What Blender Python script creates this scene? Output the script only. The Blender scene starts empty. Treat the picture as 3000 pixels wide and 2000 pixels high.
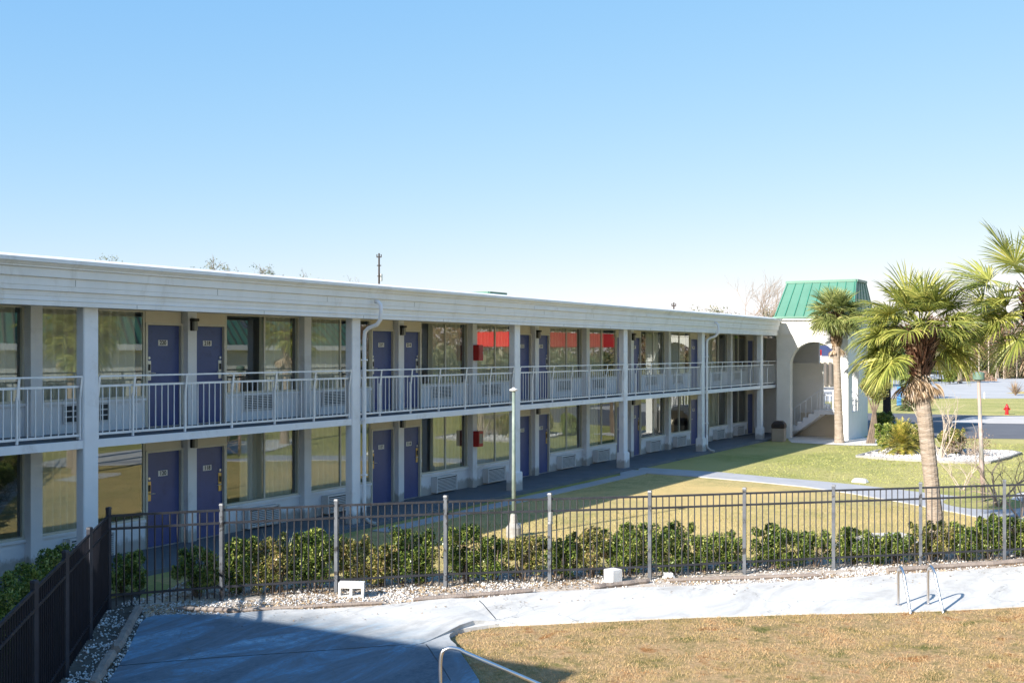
import bpy, bmesh, math, random
import numpy as np
from mathutils import Vector
from mathutils.geometry import delaunay_2d_cdt
random.seed(7); RNG = np.random.default_rng(7)
S = bpy.context.scene
COL = S.collection
# ---------------------------------------------------------------- camera frame
# world X runs along the motel facade, world Y goes into the motel, Z is up
FPX, HZ, CX, EYE = 3350.0, 1031.0, 1500.0, 4.1
TH = math.radians(30.19)
SN, CS = math.sin(TH), math.cos(TH)
def W(px, py, z=0.0):
    "point of the ground (height z) that the survey of the photograph gives for a pixel"
    D = FPX * (EYE - z) / (py - HZ)
    return at(px, D)
def at(px, D):
    r = (px - CX) / FPX * D
    return (D * CS + r * SN, D * SN - r * CS)
def zat(py, D):
    return EYE - (py - HZ) * D / FPX
# ---------------------------------------------------------------- object helpers
ORG = {}
def tag(o, label=None, cat=None, group=None, kind=None):
    if label: o['label'] = label
    if cat: o['category'] = cat
    if group: o['group'] = group
    if kind: o['kind'] = kind
    return o
def thing(name, loc, label, cat, group=None):
    o = bpy.data.objects.new(name, None); COL.objects.link(o)
    o.location = loc; o.empty_display_size = 0.2
    ORG[o.name] = tuple(loc)
    return tag(o, label, cat, group)
class MB:
    def __init__(s): s.v = []; s.f = []; s.m = []; s.cur = 0
    def add(s, vs, fs):
        b = len(s.v); s.v.extend([tuple(p) for p in vs])
        for f in fs: s.f.append(tuple(b + i for i in f)); s.m.append(s.cur)
    def box(s, x0, x1, y0, y1, z0, z1):
        s.add([(x0,y0,z0),(x1,y0,z0),(x1,y1,z0),(x0,y1,z0),(x0,y0,z1),(x1,y0,z1),(x1,y1,z1),(x0,y1,z1)],
              [(0,3,2,1),(4,5,6,7),(0,1,5,4),(1,2,6,5),(2,3,7,6),(3,0,4,7)])
        return s
    def obox(s, c, sx, sy, sz, rz=0, tx=0.0):
        "box with its base centre at c"
        ca, sa = math.cos(rz), math.sin(rz); vs = []
        for z in (0, sz):
            k = 1 - tx * (z > 0)
            for x, y in ((-sx/2,-sy/2),(sx/2,-sy/2),(sx/2,sy/2),(-sx/2,sy/2)):
                x *= k; y *= k
                vs.append((c[0]+x*ca-y*sa, c[1]+x*sa+y*ca, c[2]+z))
        s.add(vs, [(0,3,2,1),(4,5,6,7),(0,1,5,4),(1,2,6,5),(2,3,7,6),(3,0,4,7)]); return s
    def bar(s, a, b, w, h=None):
        "square bar from a to b"
        h = h or w; a = Vector(a); b = Vector(b); d = (b-a).normalized()
        up = Vector((0,0,1)) if abs(d.z) < .95 else Vector((1,0,0))
        x = d.cross(up).normalized(); y = x.cross(d).normalized()
        vs = [p + x*i*w/2 + y*j*h/2 for p in (a,b) for i,j in ((-1,-1),(1,-1),(1,1),(-1,1))]
        s.add(vs, [(0,1,2,3),(7,6,5,4),(0,4,5,1),(1,5,6,2),(2,6,7,3),(3,7,4,0)]); return s
    def tube(s, pts, rad, n=8, caps=True):
        pts = [Vector(p) for p in pts]
        if not isinstance(rad, (list, tuple)): rad = [rad]*len(pts)
        prev = None; vs = []
        for i, p in enumerate(pts):
            d = (pts[min(i+1, len(pts)-1)] - pts[max(i-1, 0)])
            d = d.normalized() if d.length > 1e-9 else Vector((0,0,1))
            if prev is None:
                up = Vector((0,0,1)) if abs(d.z) < .9 else Vector((1,0,0))
                x = d.cross(up).normalized()
            else:
                x = (prev - d*prev.dot(d)); x = x.normalized() if x.length > 1e-6 else d.orthogonal().normalized()
            prev = x; y = d.cross(x)
            for k in range(n):
                a = 2*math.pi*k/n
                vs.append(p + (x*math.cos(a) + y*math.sin(a))*rad[i])
        fs = []
        for i in range(len(pts)-1):
            for k in range(n):
                k2 = (k+1) % n
                fs.append((i*n+k, i*n+k2, (i+1)*n+k2, (i+1)*n+k))
        if caps: fs.append(tuple(range(n-1,-1,-1))); fs.append(tuple((len(pts)-1)*n+k for k in range(n)))
        s.add(vs, fs); return s
    def lathe(s, c, prof, n=16):
        "prof = [(r, z), ...] about a vertical axis"
        return s.tube([(c[0], c[1], c[2]+z) for r, z in prof], [max(r,1e-4) for r, z in prof], n) if False else s._lathe(c, prof, n)
    def _lathe(s, c, prof, n):
        vs = [(c[0]+r*math.cos(2*math.pi*k/n), c[1]+r*math.sin(2*math.pi*k/n), c[2]+z) for r, z in prof for k in range(n)]
        fs = [(i*n+k, i*n+(k+1)%n, (i+1)*n+(k+1)%n, (i+1)*n+k) for i in range(len(prof)-1) for k in range(n)]
        fs.append(tuple(range(n-1,-1,-1))); fs.append(tuple((len(prof)-1)*n+k for k in range(n)))
        s.add(vs, fs); return s
    def prism(s, outline, fn0, fn1):
        "closed outline of 2-D points, mapped to 3-D by fn0 (one side) and fn1 (other side)"
        n = len(outline)
        tri = cdt(outline)
        vs = [fn0(*p) for p in tri[0]] + [fn1(*p) for p in tri[0]]
        m = len(tri[0])
        s.add(vs, [f for f in tri[1]] + [tuple(m+i for i in reversed(f)) for f in tri[1]] + [(i, (i+1)%n, m+(i+1)%n, m+i) for i in range(n)])
        return s
    def build(s, name, mat, parent=None, smooth=False, label=None, origin=None, bevel=0):
        me = bpy.data.meshes.new(name)
        o0 = origin or (ORG[parent.name] if parent else (0,0,0))
        vs = [(x-o0[0], y-o0[1], z-o0[2]) for x,y,z in s.v]
        me.from_pydata(vs, [], s.f)
        mats = mat if isinstance(mat, (list, tuple)) else [mat]
        for m in mats: me.materials.append(m)
        if len(mats) > 1: me.polygons.foreach_set('material_index', s.m)
        bm = bmesh.new(); bm.from_mesh(me); bmesh.ops.recalc_face_normals(bm, faces=bm.faces)
        if bevel:
            bmesh.ops.bevel(bm, geom=[e for e in bm.edges if len(e.link_faces)==2 and e.calc_face_angle(0) > .6], offset=bevel, segments=2, affect='EDGES', clamp_overlap=True)
        bm.to_mesh(me); bm.free()
        if smooth: me.polygons.foreach_set('use_smooth', [True]*len(me.polygons))
        o = bpy.data.objects.new(name, me); COL.objects.link(o)
        if parent: o.parent = parent; ORG[o.name] = ORG[parent.name]
        else:
            o.location = o0; ORG[o.name] = o0
        if label: o['label'] = label
        return o
def cdt(outline, holes=()):
    vs = [Vector((p[0], p[1])) for p in outline]; fcs = [list(range(len(vs)))]; 
    edges = []; n = len(vs)
    edges += [(i, (i+1) % n) for i in range(n)]
    for h in holes:
        b = len(vs); vs += [Vector((p[0], p[1])) for p in h]
        edges += [(b+i, b+(i+1) % len(h)) for i in range(len(h))]
    r = delaunay_2d_cdt(vs, edges, [], 0, 1e-7)
    ov, of = r[0], r[2]
    def inside(p, poly):
        c = False; j = len(poly)-1
        for i in range(len(poly)):
            a, b = poly[i], poly[j]
            if (a[1] > p[1]) != (b[1] > p[1]) and p[0] < (b[0]-a[0])*(p[1]-a[1])/(b[1]-a[1])+a[0]: c = not c
            j = i
        return c
    fs = []
    for f in of:
        cx = sum(ov[i][0] for i in f)/len(f); cy = sum(ov[i][1] for i in f)/len(f)
        if inside((cx,cy), outline) and not any(inside((cx,cy), h) for h in holes): fs.append(tuple(f))
    return [tuple(v) for v in ov], fs
def inpoly(X, Y, poly):
    c = np.zeros(X.shape, bool); j = len(poly)-1
    for i in range(len(poly)):
        a, b = poly[i], poly[j]
        cond = ((a[1] > Y) != (b[1] > Y)) & (X < (b[0]-a[0])*(Y-a[1])/(b[1]-a[1]+1e-12)+a[0])
        c ^= cond; j = i
    return c
def sheet(name, outline, z, mat, holes=(), kind='structure', label=None, thick=0):
    ov, fs = cdt(outline, holes)
    m = MB(); m.add([(x,y,z) for x,y in ov], fs)
    if thick:
        for loop in [outline]+list(holes):
            n = len(loop)
            m.add([(p[0],p[1],z) for p in loop]+[(p[0],p[1],z-thick) for p in loop], [(i,(i+1)%n,n+(i+1)%n,n+i) for i in range(n)])
    o = m.build(name, mat)
    # all top faces up
    me = o.data
    bm = bmesh.new(); bm.from_mesh(me)
    for f in bm.faces:
        f.normal_update()
        if f.normal.z < -.5: f.normal_flip()
    bm.to_mesh(me); bm.free()
    o['kind'] = kind
    if label: o['label'] = label
    return o
def np_mesh(name, V, F, mat, parent=None, origin=(0,0,0), smooth=False):
    me = bpy.data.meshes.new(name)
    V = np.asarray(V, dtype=np.float32) - np.asarray(origin, dtype=np.float32); F = np.asarray(F, dtype=np.int32)
    me.vertices.add(len(V)); me.vertices.foreach_set('co', V.ravel())
    k = F.shape[1]
    me.loops.add(F.size); me.loops.foreach_set('vertex_index', F.ravel())
    me.polygons.add(len(F)); me.polygons.foreach_set('loop_start', np.arange(0, F.size, k, dtype=np.int32))
    if smooth: me.polygons.foreach_set('use_smooth', [True]*len(F))
    me.materials.append(mat); me.update(calc_edges=True); me.validate()
    o = bpy.data.objects.new(name, me); COL.objects.link(o)
    if parent: o.parent = parent; ORG[o.name] = ORG[parent.name]
    else: o.location = origin; ORG[o.name] = tuple(origin)
    return o
# ---------------------------------------------------------------- materials
def newmat(name):
    m = bpy.data.materials.new(name); m.use_nodes = True
    nt = m.node_tree; nt.nodes.clear()
    out = nt.nodes.new('ShaderNodeOutputMaterial')
    return m, nt, out
def ramp(nt, fac, stops):
    r = nt.nodes.new('ShaderNodeValToRGB'); e = r.color_ramp.elements
    while len(e) < len(stops): e.new(.5)
    for i, (p, c) in enumerate(stops):
        e[i].position = p; e[i].color = (*c, 1) if len(c) == 3 else c
    nt.links.new(fac, r.inputs[0]); return r.outputs[0]
def noise(nt, scale, detail=4, rough=.6, coords=None, dist=0):
    n = nt.nodes.new('ShaderNodeTexNoise'); n.inputs['Scale'].default_value = scale
    n.inputs['Detail'].default_value = detail; n.inputs['Roughness'].default_value = rough
    n.inputs['Distortion'].default_value = dist
    if coords is not None: nt.links.new(coords, n.inputs['Vector'])
    return n.outputs['Fac']
def coord(nt, scale=(1,1,1)):
    g = nt.nodes.new('ShaderNodeNewGeometry'); mp = nt.nodes.new('ShaderNodeMapping')
    mp.inputs['Scale'].default_value = scale
    nt.links.new(g.outputs['Position'], mp.inputs['Vector']); return mp.outputs[0]
def mixc(nt, fac, a, b, mode='MIX'):
    m = nt.nodes.new('ShaderNodeMix'); m.data_type = 'RGBA'; m.blend_type = mode
    for s, v in ((m.inputs[0], fac), (m.inputs[6], a), (m.inputs[7], b)):
        if isinstance(v, (int, float)): s.default_value = v
        elif isinstance(v, tuple): s.default_value = (*v, 1)
        else: nt.links.new(v, s)
    return m.outputs[2]
def bsdf(nt, out, col, rough=.7, metal=0, spec=.4, bump=None, bstr=.3, bdist=.02):
    b = nt.nodes.new('ShaderNodeBsdfPrincipled')
    b.inputs['Roughness'].default_value = rough; b.inputs['Metallic'].default_value = metal
    b.inputs['Specular IOR Level'].default_value = spec
    if isinstance(col, tuple): b.inputs['Base Color'].default_value = (*col, 1)
    else: nt.links.new(col, b.inputs['Base Color'])
    if bump is not None:
        n = nt.nodes.new('ShaderNodeBump'); n.inputs['Strength'].default_value = bstr; n.inputs['Distance'].default_value = bdist
        nt.links.new(bump, n.inputs['Height']); nt.links.new(n.outputs[0], b.inputs['Normal'])
    nt.links.new(b.outputs[0], out.inputs[0]); return b
def surf(name, c1, c2=None, scale=3, rough=.7, metal=0, spec=.4, bump=0, bscale=40, lo=.35, hi=.7, stretch=(1,1,1), bdist=.02, dirt=None, dscale=1.2, dlo=.55, dhi=.75):
    m, nt, out = newmat(name)
    c2 = c2 or tuple(x*.85 for x in c1)
    co = coord(nt, stretch)
    col = ramp(nt, noise(nt, scale, 6, .65, co), [(lo, c1), (hi, c2)])
    if dirt:
        f = ramp(nt, noise(nt, dscale, 8, .7, co, .4), [(dlo, (0,0,0)), (dhi, (1,1,1))])
        col = mixc(nt, f, col, dirt)
    bsdf(nt, out, col, rough, metal, spec, noise(nt, bscale, 5, .6, co) if bump else None, bump, bdist)
    return m
def leafmat(name, cols, trans=.35, nscale=1.3, rough=.45, spec=.4, isl=.6):
    "cols: dark .. light leaf colours, picked leaf by leaf and in clumps"
    m, nt, out = newmat(name)
    g = nt.nodes.new('ShaderNodeNewGeometry')
    add = nt.nodes.new('ShaderNodeMath'); add.operation = 'ADD'
    s1 = nt.nodes.new('ShaderNodeMath'); s1.operation = 'MULTIPLY'; s1.inputs[1].default_value = isl
    nt.links.new(g.outputs['Random Per Island'], s1.inputs[0])
    s2 = nt.nodes.new('ShaderNodeMath'); s2.operation = 'MULTIPLY_ADD'; s2.inputs[1].default_value = 1.2; s2.inputs[2].default_value = -.1-isl/2
    nt.links.new(noise(nt, nscale, 3, .6, coord(nt)), s2.inputs[0])
    nt.links.new(s1.outputs[0], add.inputs[0]); nt.links.new(s2.outputs[0], add.inputs[1])
    n = len(cols)
    col = ramp(nt, add.outputs[0], [(.1+.75*i/(n-1), c) for i, c in enumerate(cols)])
    b = nt.nodes.new('ShaderNodeBsdfPrincipled'); b.inputs['Roughness'].default_value = rough
    b.inputs['Specular IOR Level'].default_value = spec
    t = nt.nodes.new('ShaderNodeBsdfTranslucent'); mx = nt.nodes.new('ShaderNodeMixShader')
    mx.inputs[0].default_value = trans
    nt.links.new(col, b.inputs['Base Color']); nt.links.new(col, t.inputs[0])
    nt.links.new(b.outputs[0], mx.inputs[1]); nt.links.new(t.outputs[0], mx.inputs[2]); nt.links.new(mx.outputs[0], out.inputs[0])
    return m
M = {}
M['stucco'] = surf('stucco_paint', (.76,.775,.81), (.69,.705,.74), 1.6, .85, bump=.25, bscale=60, dirt=(.46,.45,.44), dscale=.9, dlo=.56, dhi=.80)
def grime(mat):
    nt = mat.node_tree; b = [n for n in nt.nodes if n.type == 'BSDF_PRINCIPLED'][0]; src = b.inputs['Base Color'].links[0].from_socket
    co = coord(nt); sx = nt.nodes.new('ShaderNodeSeparateXYZ'); nt.links.new(co, sx.inputs[0])
    m_ = nt.nodes.new('ShaderNodeMath'); m_.operation = 'MULTIPLY_ADD'; m_.inputs[1].default_value = -.55; nt.links.new(noise(nt, 5, 7, .75, coord(nt, (1,1,.5))), m_.inputs[0]); nt.links.new(sx.outputs[2], m_.inputs[2])
    f = ramp(nt, m_.outputs[0], [(.0,(.75,.75,.75)),(.10,(0,0,0))])
    nt.links.new(mixc(nt, f, src, (.30,.28,.25)), b.inputs['Base Color'])
grime(M['stucco'])
M['cream'] = surf('cream_paint', (.64,.585,.47), (.58,.52,.41), 2, .8)
M['fascia'] = surf('fascia_paint', (.75,.755,.765), (.68,.685,.69), 1.2, .75, bump=.04, bscale=8, stretch=(1.6,1,.6), dirt=(.50,.48,.45), dscale=1.1, dlo=.55, dhi=.85)
M['tower'] = surf('tower_stucco', (.80,.785,.75), (.73,.715,.68), 1.5, .9, bump=.25, bscale=50)
M['roof'] = surf('roof_membrane', (.8,.8,.8), (.6,.6,.6), 1, .6)
M['rail'] = surf('rail_paint', (.74,.75,.77), (.62,.63,.65), 4, .5)
M['ceiling'] = surf('ceiling_paint', (.62,.60,.54), (.55,.53,.47), 2, .8)
M['door'] = surf('door_paint', (.058,.085,.245), (.05,.072,.20), 2.2, .38, spec=.5, dirt=(.04,.05,.15), dscale=3)
M['frame'] = surf('frame_paint', (.62,.59,.50), (.52,.5,.43), 3, .5)
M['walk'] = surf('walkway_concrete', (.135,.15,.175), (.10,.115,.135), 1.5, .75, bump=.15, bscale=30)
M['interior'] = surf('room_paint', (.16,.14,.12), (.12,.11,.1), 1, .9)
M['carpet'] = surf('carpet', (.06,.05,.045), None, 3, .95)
M['black'] = surf('black_metal', (.018,.018,.02), None, 5, .5)
M['lens'] = surf('lamp_lens', (.25,.25,.23), None, 5, .3)
M['red'] = surf('red_enamel', (.45,.015,.02), (.33,.01,.015), 4, .35, spec=.5)
M['canopyred'] = surf('canopy_red', (.80,.02,.03), (.7,.015,.025), 1, .5)
M['silver'] = surf('brushed_steel', (.62,.62,.60), (.5,.5,.5), 9, .3, metal=.7)
M['brass'] = surf('worn_brass', (.62,.45,.16), (.45,.33,.14), 9, .35, metal=.6)
M['steel'] = surf('stainless_steel', (.7,.68,.66), (.6,.58,.56), 6, .3, metal=1)
M['ac'] = surf('louvre_paint', (.66,.67,.68), (.58,.58,.59), 3, .6)
M['acdark'] = surf('louvre_shadow', (.05,.055,.06), None, 3, .8)
M['plate'] = surf('number_plate', (.7,.7,.68), None, 3, .5)
M['ink'] = surf('number_ink', (.02,.02,.02), None, 3, .6)
M['greenroof'] = surf('green_standing_seam', (.085,.205,.15), (.07,.175,.125), .8, .38, spec=.55)
M['greentrim'] = surf('green_trim', (.04,.2,.14), None, 1, .4, spec=.5)
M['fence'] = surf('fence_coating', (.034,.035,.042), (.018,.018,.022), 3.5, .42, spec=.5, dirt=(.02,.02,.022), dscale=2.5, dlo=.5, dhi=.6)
M['fenceshade'] = surf('shaded_fence_coating', (.012,.013,.020), (.008,.008,.012), 3.5, .55, spec=.2)  # shade on the side fence painted into its coating colour
M['fenceshade2'] = surf('shaded_post_coating', (.035,.038,.05), (.02,.02,.026), 2.5, .5, spec=.3)  # same painted shade for the side fence and corner posts
M['fencepost'] = surf('post_coating', (.12,.13,.145), (.05,.055,.065), 2.5, .45, spec=.5, dirt=(.02,.02,.022), dscale=4, dlo=.56, dhi=.6)
M['bark'] = surf('palm_bark', (.34,.275,.215), (.22,.17,.125), 2.5, .95, bump=.8, bscale=9, stretch=(1,1,4), bdist=.05, dirt=(.40,.35,.30), dscale=3, dlo=.5, dhi=.75)
M['bark2'] = surf('tree_bark', (.20,.15,.11), (.12,.09,.07), 5, .95, bump=.6, bscale=12, bdist=.03)
M['darkbark'] = surf('shaded_palm_bark', (.05,.035,.03), (.03,.022,.02), 4, .95, bump=.6, bscale=12)  # bark darkened for the shade on the far palm's trunk; poles reuse it
M['twig'] = surf('bare_twig', (.30,.24,.19), (.2,.15,.12), 5, .9)
M['paletwig'] = surf('pale_twig', (.48,.40,.32), (.36,.29,.23), 5, .9)
M['boots'] = surf('palm_boots', (.34,.22,.14), (.10,.06,.04), 6, .95, lo=.4, hi=.6)
M['dead'] = leafmat('dead_frond', [(.12,.075,.045),(.36,.25,.15),(.56,.45,.33)], .2, 3)
M['deadred'] = leafmat('rusty_frond', [(.05,.03,.022),(.20,.10,.06),(.42,.30,.2)], .2, 3)
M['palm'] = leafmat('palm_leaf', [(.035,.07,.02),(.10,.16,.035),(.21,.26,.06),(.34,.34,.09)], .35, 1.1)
M['palmlite'] = leafmat('palm_leaf_pale', [(.06,.09,.03),(.17,.21,.06),(.31,.34,.11),(.46,.44,.17)], .35, 1.6)
M['palmnear'] = leafmat('palm_leaf_bright', [(.06,.09,.025),(.18,.22,.045),(.35,.37,.08),(.54,.50,.14)], .35, 1.6)
M['shrub'] = leafmat('hedge_leaf', [(.02,.05,.012),(.075,.13,.025),(.21,.28,.05),(.48,.48,.14)], .25, 4, .3)
M['shrubbrown'] = leafmat('hedge_leaf_mixed', [(.035,.06,.012),(.14,.17,.035),(.34,.33,.09),(.50,.35,.17)], .25, 4, .35)
M['sago'] = leafmat('sago_leaf', [(.05,.07,.015),(.16,.17,.03),(.42,.38,.07),(.58,.42,.10)], .25, 2.5)
M['cycad'] = leafmat('cycad_leaf', [(.015,.04,.012),(.04,.08,.02),(.08,.13,.03)], .2, 2)
M['treeleaf'] = leafmat('tree_leaf', [(.05,.08,.02),(.13,.16,.04),(.27,.27,.07),(.36,.26,.10)], .25, 2)
M['yucca'] = leafmat('yucca_leaf', [(.12,.17,.11),(.25,.30,.2),(.38,.40,.28)], .25, 2)
M['farleaf'] = leafmat('far_leaf', [(.05,.075,.035),(.11,.13,.06),(.19,.19,.09),(.27,.22,.13)], .2, .12)
M['rust'] = leafmat('rust_wood_leaf', [(.09,.05,.035),(.19,.11,.07),(.28,.18,.10),(.20,.19,.08)], .2, .16)
M['litter'] = leafmat('leaf_litter', [(.10,.06,.035),(.27,.18,.10),(.46,.36,.23)], .1, 2)
M['timber'] = surf('weathered_timber', (.30,.25,.21), (.19,.15,.13), 5, .95, bump=.8, bscale=30, stretch=(1,1,1))
M['block'] = surf('painted_block', (.72,.71,.68), (.62,.6,.57), 9, .9, bump=.5, bscale=90, dirt=(.45,.38,.3), dscale=5, dlo=.6, dhi=.8)
M['stone'] = leafmat('white_pebble', [(.34,.31,.29),(.58,.56,.54),(.78,.77,.75)], 0, 3, .8)
M['soil'] = surf('dry_soil', (.54,.46,.37), (.36,.28,.21), 2.2, .95, bump=.8, bscale=18, dirt=(.50,.46,.42), dscale=3.5, dlo=.45, dhi=.62)
M['whitegravel'] = surf('white_gravel', (.66,.64,.62), (.42,.40,.37), 30, .95, bump=.9, bscale=22)
M['path'] = surf('path_concrete', (.40,.40,.41), (.33,.33,.345), 1.2, .85, bump=.1)
M['asphalt'] = surf('asphalt', (.125,.125,.135), (.095,.095,.105), .5, .85)
M['road'] = surf('pale_road', (.46,.45,.44), (.36,.355,.35), .15, .85)
M['apron'] = surf('pale_concrete', (.52,.48,.44), (.44,.41,.38), .4, .85)
M['tan'] = surf('tan_plastic', (.36,.30,.24), None, 2, .6)
M['brown'] = surf('brown_plastic', (.045,.03,.025), None, 2, .5)
M['polegreen'] = surf('peeling_green_paint', (.13,.175,.145), (.27,.31,.28), 5, .6, stretch=(1,1,.6), dirt=(.34,.17,.14), dscale=.9, dlo=.60, dhi=.64)
M['polerust'] = surf('rusty_pole_paint', (.19,.23,.20), (.40,.27,.23), 2.2, .7, stretch=(1,1,.8), dirt=(.46,.36,.33), dscale=1.4, dlo=.5, dhi=.6)
M['drumgreen'] = surf('lamp_green', (.12,.19,.15), (.10,.16,.125), 4, .5)
M['log'] = surf('cut_log', (.30,.20,.14), (.08,.055,.04), 1.3, .9, lo=.45, hi=.55)
M['blue'] = surf('blue_paint', (.06,.22,.52), None, 2, .5)
M['white'] = surf('white_paint', (.78,.78,.78), None, 2, .5)
M['navy'] = surf('navy_roof', (.035,.05,.14), None, 1, .5)
M['concretebase'] = surf('cast_concrete', (.34,.33,.31), (.24,.23,.21), 8, .9, bump=.4)
M['roofedge'] = M['roof']
def mat_glass():
    m, nt, out = newmat('window_glass')
    gl = nt.nodes.new('ShaderNodeBsdfGlossy'); gl.inputs['Roughness'].default_value = .012; gl.inputs[0].default_value = (.88,.93,.92,1)
    # slight waviness of real panes
    n = nt.nodes.new('ShaderNodeBump'); n.inputs['Strength'].default_value = .12; n.inputs['Distance'].default_value = .002
    nt.links.new(noise(nt, 1.4, 2, .5, coord(nt)), n.inputs['Height']); nt.links.new(n.outputs[0], gl.inputs['Normal'])
    tr = nt.nodes.new('ShaderNodeBsdfTransparent'); tr.inputs[0].default_value = (.95,.97,.96,1)
    lw = nt.nodes.new('ShaderNodeLayerWeight'); lw.inputs['Blend'].default_value = .35
    mr = nt.nodes.new('ShaderNodeMapRange'); mr.inputs[1].default_value = 0; mr.inputs[2].default_value = 1; mr.inputs[3].default_value = .17; mr.inputs[4].default_value = .78
    nt.links.new(lw.outputs['Fresnel'], mr.inputs[0])
    gb = nt.nodes.new('ShaderNodeNewGeometry'); inv = nt.nodes.new('ShaderNodeMath'); inv.operation = 'SUBTRACT'; inv.inputs[0].default_value = 1; nt.links.new(gb.outputs['Backfacing'], inv.inputs[1])
    mu = nt.nodes.new('ShaderNodeMath'); mu.operation = 'MULTIPLY'; nt.links.new(mr.outputs[0], mu.inputs[0]); nt.links.new(inv.outputs[0], mu.inputs[1])
    mx = nt.nodes.new('ShaderNodeMixShader'); nt.links.new(mu.outputs[0], mx.inputs[0])
    nt.links.new(tr.outputs[0], mx.inputs[1]); nt.links.new(gl.outputs[0], mx.inputs[2]); nt.links.new(mx.outputs[0], out.inputs[0])
    return m
M['glass'] = mat_glass()
def mat_curtain():
    m, nt, out = newmat('curtain_cloth')
    d = nt.nodes.new('ShaderNodeBsdfDiffuse'); d.inputs[0].default_value = (.86,.80,.66,1)
    t = nt.nodes.new('ShaderNodeBsdfTranslucent'); t.inputs[0].default_value = (.8,.74,.6,1)
    mx = nt.nodes.new('ShaderNodeMixShader'); mx.inputs[0].default_value = .3
    nt.links.new(d.outputs[0], mx.inputs[1]); nt.links.new(t.outputs[0], mx.inputs[2]); nt.links.new(mx.outputs[0], out.inputs[0])
    return m
M['curtain'] = mat_curtain()
def mat_lawn(name, stops, dry=None):
    m, nt, out = newmat(name)
    co = coord(nt)
    big = noise(nt, .22, 4, .6, co); mid = noise(nt, 1.6, 6, .7, co); fine = noise(nt, 14, 6, .75, co)
    a = ramp(nt, mid, stops)
    b = mixc(nt, ramp(nt, fine, [(.35,(0,0,0)),(.68,(1,1,1))]), a, (1.0,1.0,1.0), 'MULTIPLY')
    dark = mixc(nt, 1.0, a, (.62,.66,.6), 'MULTIPLY')
    col = mixc(nt, ramp(nt, fine, [(.38,(0,0,0)),(.6,(1,1,1))]), dark, a)
    if dry:
        col = mixc(nt, ramp(nt, big, [(.38,(0,0,0)),(.62,(1,1,1))]), col, dry)
    bsdf(nt, out, col, .95, 0, .1, fine, .9, .05)
    return m
M['lawn'] = mat_lawn('lawn_grass', [(.3,(.27,.29,.085)),(.5,(.38,.37,.13)),(.7,(.48,.43,.18))], dry=(.44,.39,.16))
M['drylawn'] = mat_lawn('dry_lawn_grass', [(.3,(.34,.31,.12)),(.5,(.52,.42,.19)),(.7,(.64,.47,.24))], dry=(.58,.43,.19))
M['infill'] = mat_lawn('brown_grass', [(.34,(.17,.16,.05)),(.45,(.38,.27,.13)),(.55,(.50,.33,.18)),(.66,(.36,.17,.065))])
M['blade'] = leafmat('grass_blade', [(.18,.17,.05),(.38,.28,.12),(.54,.38,.21),(.42,.21,.08)], .2, 1.3, .8, .1, .3)
M['blade3'] = leafmat('green_lawn_blade', [(.20,.24,.06),(.36,.37,.12),(.52,.48,.2)], .2, .5, .8, .1, .3)
M['blade2'] = leafmat('lawn_blade', [(.24,.23,.07),(.42,.36,.15),(.60,.48,.24)], .2, .7, .8, .1, .35)
def mat_deck():
    m, nt, out = newmat('pool_deck_paint')
    co = coord(nt); co2 = coord(nt, (.6,1.8,1))
    base = ramp(nt, noise(nt, 1.1, 8, .7, co2, .6), [(.34,(.43,.41,.38)),(.5,(.56,.54,.505)),(.7,(.64,.62,.58))])
    fl = ramp(nt, noise(nt, 9, 8, .8, co2, .3), [(.60,(0,0,0)),(.70,(1,1,1))])
    base = mixc(nt, fl, base, (.40,.40,.39))
    # blue-stained west end, the wing's shade painted into its darker colour
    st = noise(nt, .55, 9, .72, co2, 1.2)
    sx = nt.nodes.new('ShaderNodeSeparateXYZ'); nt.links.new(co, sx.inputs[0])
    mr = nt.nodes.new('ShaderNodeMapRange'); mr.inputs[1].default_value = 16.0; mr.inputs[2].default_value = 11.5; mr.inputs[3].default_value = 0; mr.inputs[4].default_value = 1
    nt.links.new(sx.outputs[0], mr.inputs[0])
    shade_stain = ramp(nt, st, [(.36,(.07,.095,.12)),(.48,(.11,.145,.18)),(.56,(.12,.23,.33)),(.66,(.24,.39,.50))])
    shade_stain = mixc(nt, ramp(nt, noise(nt, 12, 7, .8, co), [(.42,(0,0,0)),(.66,(1,1,1))]), shade_stain, (.13,.16,.19))
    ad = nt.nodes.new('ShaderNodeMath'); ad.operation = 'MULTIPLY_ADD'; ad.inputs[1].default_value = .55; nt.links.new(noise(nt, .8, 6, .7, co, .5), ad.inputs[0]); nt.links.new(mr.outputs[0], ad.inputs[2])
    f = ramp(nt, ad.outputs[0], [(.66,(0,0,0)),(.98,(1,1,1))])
    col = mixc(nt, f, base, shade_stain)
    # hairline cracks
    v = nt.nodes.new('ShaderNodeTexVoronoi'); v.feature = 'DISTANCE_TO_EDGE'; v.inputs['Scale'].default_value = .3
    nz = nt.nodes.new('ShaderNodeTexNoise'); nz.inputs['Scale'].default_value = 1.7; nz.inputs['Detail'].default_value = 6; nt.links.new(co, nz.inputs['Vector'])
    va = nt.nodes.new('ShaderNodeVectorMath'); va.operation = 'ADD'; nt.links.new(co, va.inputs[0]); nt.links.new(nz.outputs['Color'], va.inputs[1]); nt.links.new(va.outputs[0], v.inputs['Vector'])
    cr = ramp(nt, v.outputs['Distance'], [(.0,(1,1,1)),(.0018,(0,0,0))])
    col = mixc(nt, cr, col, mixc(nt, .6, col, (.12,.11,.10)))
    bsdf(nt, out, col, .8, 0, .3, noise(nt, 20, 6, .7, co), .35, .01)
    return m
M['deck'] = mat_deck()
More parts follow.
